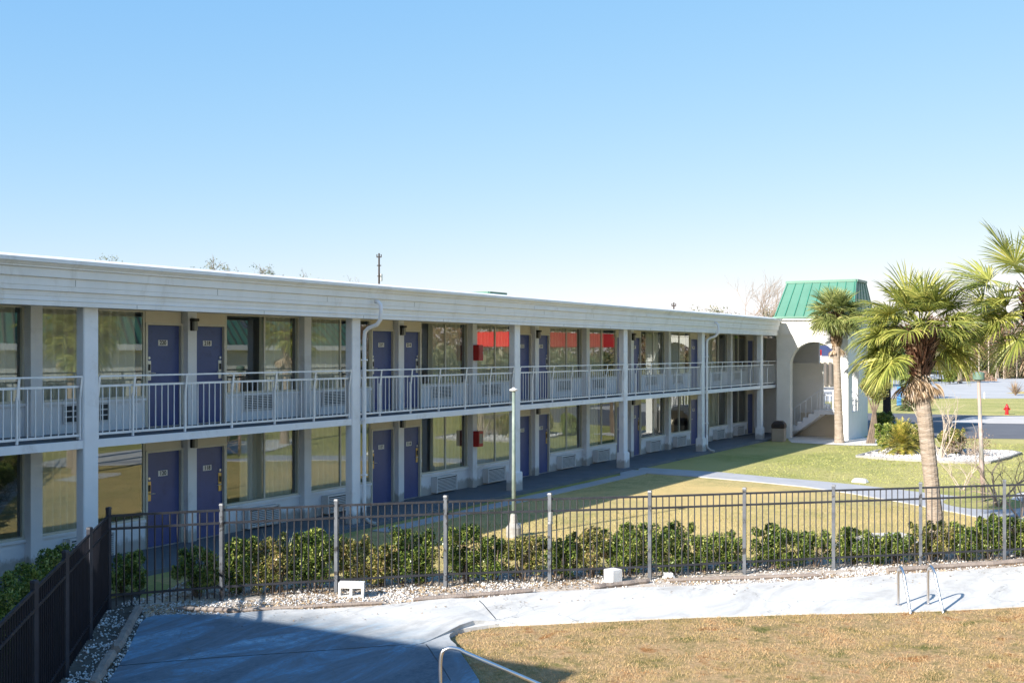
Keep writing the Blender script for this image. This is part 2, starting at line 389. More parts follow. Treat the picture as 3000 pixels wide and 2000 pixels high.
# ================================================================ GROUND
isl_ = [W(*p) for p in [(2511,1339),(2600,1347),(2700,1352),(2795,1357),(2897,1358),(2950,1345),(2990,1330),(2960,1324),(2878,1322),(2760,1316),(2640,1312),(2575,1322)]]
fence_px = [(650,1474),(986,1461),(1306,1450),(1611,1443),(1904,1436),(2181,1427),(2442,1419),(2697,1411.5),(2942.5,1404),(3180,1397.5),(3410,1392)]
FH = 1.61
posts = [at(px, FPX*(EYE-FH)/(y-HZ)) for px, y in fence_px]
corner = at(318, FPX*(EYE-FH)/(1490-HZ))
def fenceD(px):
    xs = [318]+[p[0] for p in fence_px]; ds = [18.2]+[FPX*(EYE-FH)/(y-HZ) for _, y in fence_px]
    return float(np.interp(px, xs, ds))
deck_top = [W(*p) for p in [(411,1830),(430,1814),(453,1808),(520,1804),(600,1806),(700,1800),(820,1790),(920,1790),(1000,1786),(1060,1785),(1130,1777),(1210,1768),(1300,1757),(1380,1758),(1440,1754),(1520,1744),(1600,1738),(1700,1734),(1800,1727),(1900,1724),(2000,1721),(2100,1717),(2250,1711),(2400,1702),(2500,1695),(2600,1688),(2700,1682),(2800,1676),(3000,1663),(3300,1643)]]
deck_left = [W(*p) for p in [(319,2000),(370,1921)]]
pool = [W(*p) for p in [(1404,2000),(1372,1950),(1345,1912),(1335,1893),(1320,1880),(1316,1870),(1319,1862),(1336,1853),(1357,1847.5),(1399,1841),(1431,1836.5),(1463,1833),(1569,1829.5),(1654,1826.5),(1750,1823.5),(1900,1818),(2050,1812),(2181,1808),(2330,1803),(2500,1800),(2670,1796),(2790,1791),(2906,1785.5),(3000,1780),(3200,1768)]]
pool_close = [(26,-5),(6,-6),(4,2),(8,4.9)]
d0 = deck_left[0]; dv = (deck_left[0][0]-deck_left[1][0], deck_left[0][1]-deck_left[1][1])
left_far = (d0[0]+dv[0]*5, d0[1]+dv[1]*5)
deck_outline = [left_far] + deck_left + deck_top + [(34,-12),(0,-12)]
GZ = 0.0
bed_back = [at(px, fenceD(px)+1.25) for px in (3400,3000,2600,2200,1800,1400,1000,700,560)]
dfn = [corner, at(260, 16.26), at(193, 14.3), at(150, 13.26), at(91, 12.13), at(0, 10.93)]
fdir = Vector((dfn[-1][0]-corner[0], dfn[-1][1]-corner[1])).normalized(); fn_ = Vector((-fdir.y, fdir.x))
if fn_.x > 0: fn_ = -fn_
hole = [tuple(p) for p in deck_outline]
hx = [p for p in hole]
def shrink(poly, k=.06):
    cx = sum(p[0] for p in poly)/len(poly); cy = sum(p[1] for p in poly)/len(poly)
    return [(p[0]+(cx-p[0])*.004, p[1]+(cy-p[1])*.004) for p in poly]
# ground to the horizon, with the sunken pool and deck cut out
sheet('ground', [(-1500,-1500),(2500,-1500),(2500,2500),(-1500,2500)], GZ, M['lawn'], holes=[shrink(hole)])
pool_full = pool + pool_close
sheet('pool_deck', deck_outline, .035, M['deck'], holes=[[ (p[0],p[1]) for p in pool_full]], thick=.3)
def zinf(x): return -.055+.075*np.clip((np.asarray(x, float)-12.6)/3.4, 0, 1)
pl_ = [(p[0],p[1]) for p in shrink(pool_full, -1)]
gx = [(x, y) for x in np.arange(6, 34, 1.0) for y in np.arange(-5, 12, 1.0) if bool(inpoly(np.array([x]), np.array([y]), shrink(pool_full, 5))[0])]
bnd = len(pl_)
_r = delaunay_2d_cdt([Vector(p) for p in pl_+gx], [(i, (i+1) % bnd) for i in range(bnd)], [list(range(bnd))], 1, 1e-7)
m_ = MB(); m_.add([(v.x, v.y, float(zinf(v.x))) for v in _r[0]], [tuple(f) for f in _r[2]])
o = m_.build('sunken_pool_lawn', M['infill']); o['kind'] = 'structure'
# dry lawn between the fence and the path
pathB_top = [W(*p) for p in [(1869,1370),(2114,1385),(2260,1399),(2400,1411),(2530,1424),(2692,1443),(2823,1458),(2935,1470),(3080,1490)]]
pathB_bot = [W(*p) for p in [(3130,1600),(2938,1532),(2823,1507),(2651,1474),(2491,1446),(2360,1427),(2200,1411),(2035,1397),(1875,1386)]]
sheet('dry_lawn', [W(1860,1388)] + list(reversed(pathB_bot))[0:] + [W(3300,1600)] + [at(px, fenceD(px)+.4) for px in (3300,2600,2000,1400,900,620)] + [(14.5,15.9),(21,15.9),(34,15.6)], .004, M['drylawn'])
sheet('path', pathB_top+pathB_bot, .03, M['path'], thick=.04)
sheet('side_path', [(21.0,15.92),(21.0,15.45),(35.5,15.45),(36.3,15.65),(36.3,16.3),(35.3,16.3),(34.5,15.92)], .028, M['path'], thick=.04)
# round bed in the path for the lamp post
c0 = W(2885,1476)
sheet('lamp_bed', [(c0[0]+1.35*math.cos(a)*1.0, c0[1]+1.05*math.sin(a)) for a in np.linspace(0,2*math.pi,28,endpoint=False)], .036, M['lawn'])
# planting bed along the fence
bed = [W(430,1816)] + deck_top[1:] + bed_back + [W(560,1700), W(395,1765)]
sheet('planting_bed', bed, .010, M['soil'])
def off(p, k): return (p[0]+fn_.x*k, p[1]+fn_.y*k)
lf_end = (dfn[-1][0]+fdir.x*6, dfn[-1][1]+fdir.y*6)
left_bed = [left_far]+deck_left+[deck_top[0], deck_top[1], W(395,1765), W(430,1725), (corner[0]+.6,corner[1]+.6), off(corner,1.6), off(lf_end,1.6)]
M['darksoil'] = surf('dark_soil', (.12,.10,.08), (.05,.045,.035), 3, .95, bump=.6, bscale=20)  # darker soil colour for the side bed
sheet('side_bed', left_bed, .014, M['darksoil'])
def gravel(name, poly, per, z, size=(.018,.04), mat=None, seed=1, dens=None, ncol=8):
    rng = np.random.default_rng(seed)
    P = np.array(poly); x0,y0 = P.min(0); x1,y1 = P.max(0)
    n = int((x1-x0)*(y1-y0)*per); X = rng.uniform(x0,x1,n); Y = rng.uniform(y0,y1,n)
    k = inpoly(X,Y,poly)
    if dens is not None: k &= rng.random(n) < dens(X,Y)
    X = X[k]; Y = Y[k]; n = len(X)
    base = np.array([(1,0,0),(0,1,0),(-1,0,0),(0,-1,0),(0,0,.8),(0,0,-.8)], float)
    F0 = np.array([(0,1,4),(1,2,4),(2,3,4),(3,0,4),(1,0,5),(2,1,5),(3,2,5),(0,3,5)])
    r = rng.uniform(size[0], size[1], n)
    V = base[None]*r[:,None,None]*rng.uniform(.6,1.3,(n,6,1))
    a = rng.uniform(0,6.28,n); ca, sa = np.cos(a)[:,None], np.sin(a)[:,None]
    vx = V[:,:,0]*ca-V[:,:,1]*sa+X[:,None]; vy = V[:,:,0]*sa+V[:,:,1]*ca+Y[:,None]
    vz = V[:,:,2]+z+r[:,None]*.45
    VV = np.stack([vx,vy,vz],-1).reshape(-1,3); F = (F0[None]+6*np.arange(n)[:,None,None]).reshape(-1,3)
    o = np_mesh(name, VV, F, mat or M['stone']); o['kind'] = 'stuff'; return o
def blades(name, poly, per, z, h=(.03,.07), mat=None, seed=1, dens=None, lean=.6, w=.012):
    rng = np.random.default_rng(seed)
    P = np.array(poly); x0,y0 = P.min(0); x1,y1 = P.max(0)
    n = int((x1-x0)*(y1-y0)*per); X = rng.uniform(x0,x1,n); Y = rng.uniform(y0,y1,n)
    k = inpoly(X,Y,poly)
    if dens is not None: k &= rng.random(n) < dens(X,Y)
    X = X[k]; Y = Y[k]; n = len(X)
    zz = z(X) if callable(z) else np.full(n, z)
    a = rng.uniform(0,6.28,n); H = rng.uniform(h[0],h[1],n); ww = rng.uniform(.6,1.3,n)*w
    lx = rng.normal(0,lean,n)*H; ly = rng.normal(0,lean,n)*H
    V = np.zeros((n,3,3)); dx = np.cos(a)*ww; dy = np.sin(a)*ww
    V[:,0] = np.stack([X-dx,Y-dy,zz],-1); V[:,1] = np.stack([X+dx,Y+dy,zz],-1); V[:,2] = np.stack([X+lx,Y+ly,zz+H],-1)
    F = np.arange(n*3).reshape(-1,3)
    o = np_mesh(name, V.reshape(-1,3), F, mat or M['blade']); o['kind'] = 'stuff'; return o
def wob(X, Y, s, seed=0):
    return np.sin(X*s+seed)*np.cos(Y*s*1.3+seed*2)+.5*np.sin(X*s*2.7+Y*s*2.1+seed*3)
frame_wedge = [at(-60,9.0), at(-60,60), at(3060,60), at(3060,9.0)]
gravel('white_pebbles', bed, 620, .012, size=(.010,.026), dens=lambda X,Y: np.clip(.38+.45*wob(X,Y,2.2,1),.05,1), seed=3)
gravel('side_pebbles', [W(430,1800), deck_top[0]]+deck_left[::-1]+[left_far, lf_end, corner, W(420,1745)], 800, .016, size=(.010,.026), dens=lambda X,Y: np.clip(.38+.4*wob(X,Y,2.6,4),.08,1), seed=4)
blades('fallen_leaves', bed, 420, .03, (.005,.03), M['litter'], 5, dens=lambda X,Y: np.clip(.35+.5*wob(X,Y,1.7,2),.03,1), lean=1.5, w=.028)
blades('deck_leaves', [(p[0]-.1,p[1]-.16) for p in deck_top[4:]]+[(p[0]-.5,p[1]-.85) for p in reversed(deck_top[4:])], 26, .042, (.003,.015), M['litter'], 15, dens=lambda X,Y: np.clip(.4+.7*wob(X,Y,1.1,3),.03,1), lean=2.0, w=.022)
blades('edge_grass', shrink(pool_full, -2.2), 900, .02, (.015,.05), M['blade'], 16, w=.005, dens=lambda X,Y: inpoly(X,Y,frame_wedge)*(~inpoly(X,Y,pool_full))*np.clip(.1+.9*wob(X,Y,3.1,5),0,1))
blades('brown_grass_blades', pool_full, 1700, zinf, (.012,.038), M['blade'], 6, w=.0045, dens=lambda X,Y: inpoly(X,Y,frame_wedge)*np.clip(.6+.45*wob(X,Y,2.3,5)+.2*wob(X,Y,6.1,2),.06,1))
near_lawn = [at(px, fenceD(px)+1.3) for px in (600,1200,2000,2600,3050)] + [at(3050,30),at(2200,31),at(1300,27),at(900,24)]
blades('lawn_blades', near_lawn, 300, .004, (.015,.045), M['blade2'], 7, w=.007)
blades('lawn_blades', [(36.5,13.0),(37,0),(60,-3),(52,12.8)], 45, .003, (.02,.05), M['blade3'], 8, w=.02, dens=lambda X,Y: 1-inpoly(X,Y,isl_)*1.0)
# pool coping: the slab beside the deck has sunk a little where the line curves
outer = [W(*p) for p in [(1320,2000),(1297,1961),(1278,1937),(1258,1906),(1243,1888),(1250,1879),(1292,1862),(1346,1842),(1386,1830),(1420,1825),(1458,1820.5)]]
inner = [W(*p) for p in [(1404,2000),(1372,1950),(1351,1920),(1340,1903),(1328,1887),(1316,1872),(1320,1861),(1352,1848.5),(1399,1841),(1431,1836.5),(1463,1833)]]
# joints scored in the deck
jt = MB()
for pts, w_ in (([W(1404,1765),W(1415,1775),W(1432,1795),W(1452,1818)], .012), ([W(*p) for p in [(1320,2000),(1297,1961),(1278,1937),(1258,1906),(1248,1894)]], .010), ([W(*p) for p in [(1200,1893),(1250,1879),(1292,1862),(1346,1842),(1386,1830),(1420,1825),(1458,1820.5)]], .016), ([W(330,1958),W(600,1935),W(900,1915),W(1243,1890)], .012)):
    for a, b in zip(pts[:-1], pts[1:]): jt.bar((a[0],a[1],.036), (b[0],b[1],.036), w_, .006)
o = jt.build('deck_joint', M['black']); o['kind'] = 'structure'
# raised lip of the deck slab
lip = MB(); pts = [W(*p, .035) for p in [(1180,1899),(1250,1879),(1292,1862),(1346,1842),(1386,1830),(1420,1825),(1460,1820.5)]]; hs = [.002,.008,.022,.06,.068,.045,.003]
back = []
for i, p in enumerate(pts):
    d = Vector(pts[min(i+1,6)])-Vector(pts[max(i-1,0)]); d.normalize(); nrm = Vector((-d.y,d.x))
    if nrm.dot(Vector((10,20))-Vector(p)) < 0: nrm = -nrm
    back.append((p[0]+nrm.x*1.3, p[1]+nrm.y*1.3))
vs = [(p[0],p[1],.034) for p in pts]+[(p[0],p[1],.035+h) for p,h in zip(pts,hs)]+[(p[0],p[1],.0345) for p in back]
lip.add(vs[:14], [(i,i+1,8+i,7+i) for i in range(6)])
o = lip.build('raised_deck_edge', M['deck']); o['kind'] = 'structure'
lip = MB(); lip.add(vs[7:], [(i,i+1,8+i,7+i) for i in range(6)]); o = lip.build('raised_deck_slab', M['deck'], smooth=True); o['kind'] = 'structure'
# roads beyond the courtyard
def psheet(name, px, z, mat, **k): return sheet(name, [W(*p) for p in px], z, mat, **k)
psheet('driveway', [(2300,1262),(2560,1262),(2760,1283),(3000,1286),(3600,1300),(3600,1219),(2900,1217),(2600,1210),(2300,1210)], .008, M['asphalt'])
psheet('pavement_apron', [(2770,1239),(2850,1221),(3000,1219.5),(3500,1222),(3500,1246),(3000,1242)], .02, M['apron'])
psheet('road', [(2300,1180),(2640,1167),(3000,1167),(3600,1170),(3600,1100),(3000,1094),(2890,1094),(2860,1117),(2700,1118),(2560,1110),(2300,1110)], .008, M['road'])
psheet('verge', [(2945,1152),(3000,1146),(3300,1146),(3300,1154),(3000,1154)], .016, M['drylawn'])
psheet('parking_lot', [(2560,1094),(2890,1094),(3600,1080),(3600,1074),(2560,1074)], .008, M['road'])
isl = [W(*p) for p in [(2511,1339),(2600,1347),(2700,1352),(2795,1357),(2897,1358),(2950,1345),(2990,1330),(2960,1324),(2878,1322),(2760,1316),(2640,1312),(2575,1322)]]
sheet('gravel_island', isl, .02, M['whitegravel'])
kb = MB(); n = len(isl)
for i in range(n):
    a, b = isl[i], isl[(i+1)%n]; kb.bar((a[0],a[1],.04),(b[0],b[1],.04),.12,.1)
o = kb.build('island_edging', M['concretebase']); o['kind'] = 'structure'
psheet('tower_gravel', [(2310,1290),(2320,1297),(2400,1301),(2480,1305),(2582,1306),(2590,1290),(2560,1283),(2480,1277),(2310,1277)], .018, M['whitegravel'])
gravel('island_pebbles', isl, 60, .03, (.03,.06), seed=11)
sheet('far_gravel_island', [(26,1),(30,-1),(38,-1.5),(42,1),(36,4),(29,4)], .02, M['whitegravel'])
psheet('white_patch', [(2440,1600),(2470,1578),(2550,1562),(2640,1560),(2680,1572),(2690,1590),(2560,1612)], .012, M['whitegravel'])
# ================================================================ MOTEL
NC, NW = 16.58, 18.2          # column face, room wall
P = 7.55; UC = [13.72 + P*k for k in range(-3, 6)]     # column centres
US, UE = -10.0, 59.5
F1, F2 = .085, 2.56
motel = thing('motel_building', (13.72, 16.6, 0), 'long two storey white motel block with blue doors and railed upper walkway', 'building')
g = MB(); g.box(US, UE, 16.3, NW+.02, -.2, F1); g.build('walkway', M['walk'], motel)
g = MB(); g.box(US, UE, 16.64, 27, 2.42, 2.545); g.build('balcony_slab', [M['ceiling']], motel)
g = MB(); g.box(US, UE, 16.60, 16.66, 2.406, 2.55); g.build('slab_edge', M['stucco'], motel)
g = MB(); g.box(US, UE, 16.7, NW+.0, 2.545, F2); g.build('balcony_floor', M['walk'], motel)
g = MB(); g.box(US, UE, 16.62, 27, 4.94, 5.05); g.build('ceiling', M['ceiling'], motel)
# roof with a low canted edge
g = MB()
prof = [(16.33,5.655),(16.62,5.735),(17.6,5.72),(27.4,5.66),(27.4,5.3),(16.5,5.3)]
xs = list(np.arange(US, UE+.01, .5))
g.prism(prof, lambda a,b: (US,a,b), lambda a,b: (UE,a,b)); g.build('roof', M['roof'], motel)
# fascia built of lapped boards stepping outward to the top
fp = [(16.36,4.88),(16.36,4.955),(16.345,4.965),(16.36,4.975),(16.36,5.03),(16.35,5.045),(16.35,5.115),(16.30,5.128),(16.30,5.20),(16.29,5.21),(16.29,5.335),(16.24,5.352),(16.24,5.485),(16.19,5.50),(16.19,5.52),(16.13,5.575),(16.10,5.58),(16.10,5.645),(16.3,5.66),(16.62,5.64),(16.62,4.88)]
g = MB(); g.prism(fp, lambda a,b: (US,a,b), lambda a,b: (53.1,a,b)); fas = g.build('fascia', M['fascia'], motel)
for u in (29.2, 37.4, 41.6):     # loose trim lengths along the second board
    g = MB(); g.prism([(0,0),(3.4,0),(3.4,.09),(0,.09)], lambda a,b: (u+a,16.226,5.355+b), lambda a,b: (u+a,16.236,5.355+b)); g.build('trim_strip', M['stucco'], fas)
for k in range(15):
    u = 3.1+3.35*k; g = MB(); g.box(u, u+.006, 16.288, 16.3, 5.215, 5.33); g.build('board_joint', M['acdark'], fas)
    g = MB(); g.box(u+1.4, u+1.406, 16.358, 16.37, 4.885, 4.95); g.build('board_joint', M['acdark'], fas)
for k, u in enumerate(UC):
    g = MB(); g.box(u-.16, u+.16, NC, NC+.2, F1, 5.0)
    c = g.build('column', M['stucco'], motel, bevel=.012)
    if k >= 5:
        g = MB(); g.box(u-.22, u+.22, NC-.05, NC+.26, .0, .62); g.add([], [])
        g.build('plinth', M['stucco'], c, bevel=.02)
def railing(u0, u1):
    y = 16.66; g = MB()
    n = int(round((u1-u0)/.155)); zb, zt = 2.64, 3.495
    g.bar((u0,y,zb),(u1,y,zb),.035,.04); g.bar((u0,y,zt),(u1,y,zt),.035,.04)
    for i in range(n+1):
        u = u0+(u1-u0)*i/n
        g.box(u-.008,u+.008,y-.008,y+.008,zb,zt)
    r = g.build('balcony_railing', M['rail'], motel)
    us = [u for u in [u0+.03, u0+.83, u0+2.11, u0+3.38, u0+4.66, u0+5.94, u1-.03] if u <= u1]
    t = MB(); t.bar((u0+.03,y-.07,3.67),(u1-.03,y-.07,3.67),.04,.03); t.build('top_rail', M['rail'], r)
    for u in us:
        p = MB(); p.bar((u,y-.012,2.56),(u,y-.012,3.35),.036,.036); p.bar((u,y-.03,3.30),(u,y-.075,3.66),.012,.045)
        p.build('rail_post', M['rail'], r)
for k in range(1, 9):
    railing(UC[k-1]+.16, UC[k]-.16)
railing(UC[8]+.16, UC[8]+2.4)
def curtain(u0, u1, z0, z1, par, seed):
    rng = random.Random(seed); n = max(4, int((u1-u0)/.022)); vs = []
    ph = rng.random()*6; fr = rng.uniform(28, 38)
    for i in range(n+1):
        u = u0+(u1-u0)*i/n
        s = math.sin(u*fr+ph+.9*math.sin(u*7+ph)); y = 0
        for z, kk in ((z0,1.25),(z0+(z1-z0)*.5,1.0),(z1,.75)): vs.append((u, NW+.22+.06*s*kk+.006*math.sin(u*90), z))
    fs = [(3*i+j, 3*i+3+j, 3*i+4+j, 3*i+1+j) for i in range(n) for j in (0,1)]
    m = MB(); m.add(vs, fs); m.build('curtain', M['curtain'], par, smooth=True)
def window(u0, u1, fl, um, cur, seed):
    zs, zt = fl+.60, fl+2.36-(0 if fl < 1 else -.02)
    fr = MB(); t = .04; y0, y1 = NW+.0, NW+.07
    fr.box(u0, u1, y0-.015, y1+.04, zs, zs+.05)                      # sill rail
    fr.box(u0, u1, y0, y1, zt-.03, zt)
    fr.box(u0, u0+t, y0+.003, y1, zs+.05, zt-.03); fr.box(u1-t, u1, y0+.003, y1, zs+.05, zt-.03)
    w = fr.build('window', M['frame'], motel)
    m = MB(); m.box(um-.025, um+.025, y0-.01, y1-.01, zs+.05, zt-.03); m.build('mullion', M['frame'], w)
    for a, b, dy in ((u0+t, um-.025, .012), (um+.025, u1-t, .024)):
        p = MB(); p.box(a, b, y0+dy, y0+dy+.006, zs+.05, zt-.03); p.build('pane', M['glass'], w)
    for i, (a, b) in enumerate(cur): curtain(u0+.05+(u1-u0-.1)*a, u0+.05+(u1-u0-.1)*b, zs+.0, zt-.02, w, seed*7+i)
    s = MB(); s.box(u0, u1, NW-.045, NW-.016, zs-.05, zs+.004); s.build('sill', M['stucco'], w)
def numtext(txt, par, c, size, wy):
    cu = bpy.data.curves.new('room_number', 'FONT'); cu.body = txt; cu.size = size; cu.align_x = 'CENTER'; cu.align_y = 'CENTER'; cu.extrude = .001
    cu.offset = .0035
    tmp = bpy.data.objects.new('tmp_text', cu); COL.objects.link(tmp); dg = bpy.context.evaluated_depsgraph_get(); dg.update()
    me = bpy.data.meshes.new_from_object(tmp.evaluated_get(dg)); bpy.data.objects.remove(tmp); me.materials.clear(); me.materials.append(M['ink'])
    o = bpy.data.objects.new('room_number', me); COL.objects.link(o)
    o.parent = par; og = ORG[par.name]; o.location = (c[0]-og[0], wy-og[1], c[1]-og[2]); o.rotation_euler = (math.pi/2, 0, 0)
    return o
def door(u0, u1, fl, lock_left, txt):
    top = fl+2.09 if fl > 1 else fl+1.945
    g = MB(); y = NW+.045
    g.box(u0, u1, y, y+.045, fl+.012, top); d = g.build('door', M['door'], motel, bevel=.004)
    f = MB()
    f.box(u0-.055, u0-.004, NW-.022, NW+.12, fl, top+.05); f.box(u1+.004, u1+.055, NW-.022, NW+.12, fl, top+.05); f.box(u0-.004, u1+.004, NW-.022, NW+.12, top+.006, top+.055)
    f.build('door_frame', M['frame'], d)
    th = MB(); th.box(u0-.004, u1+.004, NW-.03, NW+.12, fl-.002, fl+.012); th.build('threshold', M['silver'], d)
    pm = M['silver'] if fl > 1 else M['brass']
    ul = u0+.075 if lock_left else u1-.075; zc = fl+1.16
    q = MB(); q.box(ul-.05, ul+.05, y-.014, y, zc-.2, zc+.2); q.build('lock_plate', pm, d, bevel=.004)
    q = MB(); q.box(ul-.022, ul+.022, y-.03, y-.014, zc+.0, zc+.13); q.build('card_reader', M['black'], d)
    q = MB(); s = 1 if lock_left else -1
    q.tube([(ul, y-.014, zc-.05), (ul, y-.06, zc-.05), (ul+s*.03, y-.065, zc-.05), (ul+s*.13, y-.06, zc-.055)], .011, 8); q.build('handle', M['silver'], d, smooth=True)
    q = MB(); q.tube([(ul, y, zc+.26), (ul, y-.022, zc+.26)], .028, 12); q.build('deadbolt', M['silver'], d)
    if txt:
        uc = (u0+u1)/2; zn = fl+1.73 if fl > 1 else fl+1.50
        q = MB(); q.box(uc-.125, uc+.125, y-.006, y, zn-.058, zn+.058); q.build('number_plate', M['plate'], d)
        numtext(txt, d, (uc, zn), .12, y-.0075)
def ac_unit(u0, u1, fl, proud, missing=False):
    z0, z1 = (fl+.05, fl+.49) if fl < 1 else (fl+.2, fl+.64)
    y0 = NW-proud
    g = MB(); g.box(u0, u1, y0+.03, NW-.002, z0, z1)
    a = g.build('air_conditioner', M['ac'] if not missing else M['acdark'], motel, bevel=.006)
    l = MB()
    if missing:
        for i in range(5):
            z = z0+(z1-z0)*i/4; l.box(u0, u1, y0+.005, y0+.028, z-.012, z+.012)
        for i in range(6):
            u = u0+(u1-u0)*i/5; l.box(u-.012, u+.012, y0+.0, y0+.024, z0, z1)
        l.build('wire_grille', M['ac'], a)
        return
    b = MB(); b.box(u0+.04, u1-.04, y0+.022, y0+.03, z0+.04, z1-.04); b.build('grille_back', M['acdark'], a)
    for i in range(9):
        z = z0+.05+(z1-z0-.1)*i/8.6
        l.add([(u0+.03,y0+.010,z+.010),(u1-.03,y0+.010,z+.010),(u1-.03,y0-.012,z+.009),(u0+.03,y0-.012,z+.009),
               (u0+.03,y0+.010,z+.002),(u1-.03,y0+.010,z+.002),(u1-.03,y0-.012,z-.010),(u0+.03,y0-.012,z-.010)],
              [(0,1,2,3),(7,6,5,4),(3,2,6,7),(0,3,7,4),(1,5,6,2),(0,4,5,1)])
    l.box(u0, u0+.035, y0-.012, y0+.03, z0, z1); l.box(u1-.035, u1, y0-.012, y0+.03, z0, z1)
    l.build('louvre_grille', M['ac'], a)
def sconce(u, z):
    y = NW-.16
    g = MB(); g.box(u-.07, u+.07, y-.045, y, z-.1, z+.14); g.box(u-.08, u+.08, y-.13, y, z+.10, z+.16)
    s = g.build('wall_lamp', M['black'], motel, bevel=.008)
    g = MB(); g.box(u-.055, u+.055, y-.115, y-.047, z-.1, z+.098); g.build('lamp_lens', M['lens'], s, bevel=.012)
cur_up = {(-1,1):[(0,1)], (0,0):[(0,1)], (0,1):[(.55,1)], (1,0):[(0,.62)], (1,1):[(.30,1)], (2,0):[(0,1)], (2,1):[(.12,1)], (3,0):[(0,.75)], (3,1):[(.4,.9)], (4,0):[(.15,1)], (4,1):[(0,.6)], (5,0):[(0,.5)]}
cur_dn = {(-1,1):[(0,.82)], (0,0):[(0,.5)], (0,1):[(.28,1)], (1,0):[(0,.9)], (1,1):[(.35,1)], (2,0):[(0,1)], (2,1):[(.1,1)], (3,0):[(0,.55)], (3,1):[(.0,.12)], (4,0):[(.1,.3)], (4,1):[(0,.7)], (5,0):[(0,.4)]}
nums = {0:('20','18'), 1:('16','14'), 2:('12','10'), 3:('08','06'), 4:('04','02'), 5:(None,None), -1:('24','22')}
wl = MB(); tp = MB(); inn = MB()
for k in range(-1, 6):
    o_ = P*k; fl_ = 13.705+o_; fr_ = fl_+P
    for fl, fi in ((F1,0),(F2,1)):
        ceil_ = 2.42 if fl < 1 else 4.94
        n1, n2 = nums[k]; pre = '1' if fi == 0 else '2'
        if k >= 0: door(16.46+o_, 17.36+o_, fl, True, pre+n1 if n1 else None)
        if k < 6:  door(17.72+o_, 18.62+o_, fl, False, pre+n2 if n2 else None)
        cu = (cur_dn, cur_up)[fi]
        if k >= 0:
            window(fl_+.13, 16.395+o_, fl, fl_+1.44, cu.get((k,0), [(0,1)]), k*4+fi)
            wl.box(fl_+.13, 16.405+o_, NW, NW+.12, fl, fl+.60)
            ac_unit(fl_+.70, fl_+1.75, fl, .2 if fi == 0 else .04, missing=(k == 0 and fi == 1))
        window(18.685+o_, fr_-.13, fl, fr_-1.33, cu.get((k,1), [(0,1)]), k*4+fi+2)
        wl.box(18.675+o_, fr_-.13, NW, NW+.12, fl, fl+.60)
        ac_unit(fr_-2.07, fr_-1.02, fl, .2 if fi == 0 else .04)
        # door transoms
        top = fl+2.09 if fl > 1 else fl+1.945
        for a_, b_ in ((16.405, 17.37), (17.66, 18.675)): tp = MB(); tp.box(a_+o_, b_+o_, NW-.004, NW+.12, top+.055, ceil_); tp.build('transom_panel', M['cream'], motel)
        # pillar between the doors, party wall fin
        wl.box(17.415+o_, 17.665+o_, NW-.16, NW+.13, fl, ceil_)
        wl.box(fl_-.125, fl_+.125, NW-.17, NW+.13, fl, ceil_)
        if k == 5: wl.box(fr_-.125, fr_+.125, NW-.17, NW+.13, fl, ceil_)
        sconce(17.54+o_, fl+2.09)
        # rooms
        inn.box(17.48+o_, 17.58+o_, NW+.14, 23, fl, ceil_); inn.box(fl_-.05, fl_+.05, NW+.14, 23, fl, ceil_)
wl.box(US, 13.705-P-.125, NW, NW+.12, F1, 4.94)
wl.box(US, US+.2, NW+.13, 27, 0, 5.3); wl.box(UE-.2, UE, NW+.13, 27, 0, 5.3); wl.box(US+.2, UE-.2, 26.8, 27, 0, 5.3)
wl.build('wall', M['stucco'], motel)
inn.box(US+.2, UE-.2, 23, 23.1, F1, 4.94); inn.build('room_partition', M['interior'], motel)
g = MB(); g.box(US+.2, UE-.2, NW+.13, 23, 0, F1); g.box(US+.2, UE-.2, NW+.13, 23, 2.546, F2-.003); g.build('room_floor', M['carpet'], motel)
for u in (UC[4]+.22, UC[7]+.22):
    g = MB(); g.tube([(u,16.2,5.28),(u,16.12,5.27),(u,16.05,5.2),(u,16.03,5.05),(u,16.05,4.86),(u,16.15,4.74),(u,16.4,4.66),(u,16.5,4.58),(u,16.52,4.4),(u,16.52,.35),(u,16.5,.22),(u,16.38,.12),(u,16.2,.09)], .048, 10)
    d = g.build('downspout', M['stucco'], motel, smooth=True)
    b = MB()
    for z in (1.2, 2.5, 3.9): b.box(u-.06,u+.06,16.46,16.575,z,z+.03)
    b.build('pipe_strap', M['stucco'], d)
for z, lab in ((3.85,'red extinguisher cabinet on the upper walkway wall beside the third column'), (1.30,'red extinguisher cabinet on the ground floor wall beside the third column')):
    u = 28.82; t = thing('extinguisher_cabinet', (u, NW-.17, z), lab, 'extinguisher cabinet', 'red extinguisher cabinets')
    g = MB(); g.box(u-.13,u+.13,NW-.37,NW-.172,z,z+.46); b = g.build('cabinet', M['red'], t, bevel=.01)
    g = MB(); g.box(u-.09,u+.09,NW-.376,NW-.371,z+.1,z+.38); g.build('cabinet_window', M['lens'] if z < 2 else M['red'], t)
    g = MB(); g.box(u+.09,u+.11,NW-.39,NW-.371,z+.2,z+.26); g.build('latch', M['silver'], t)
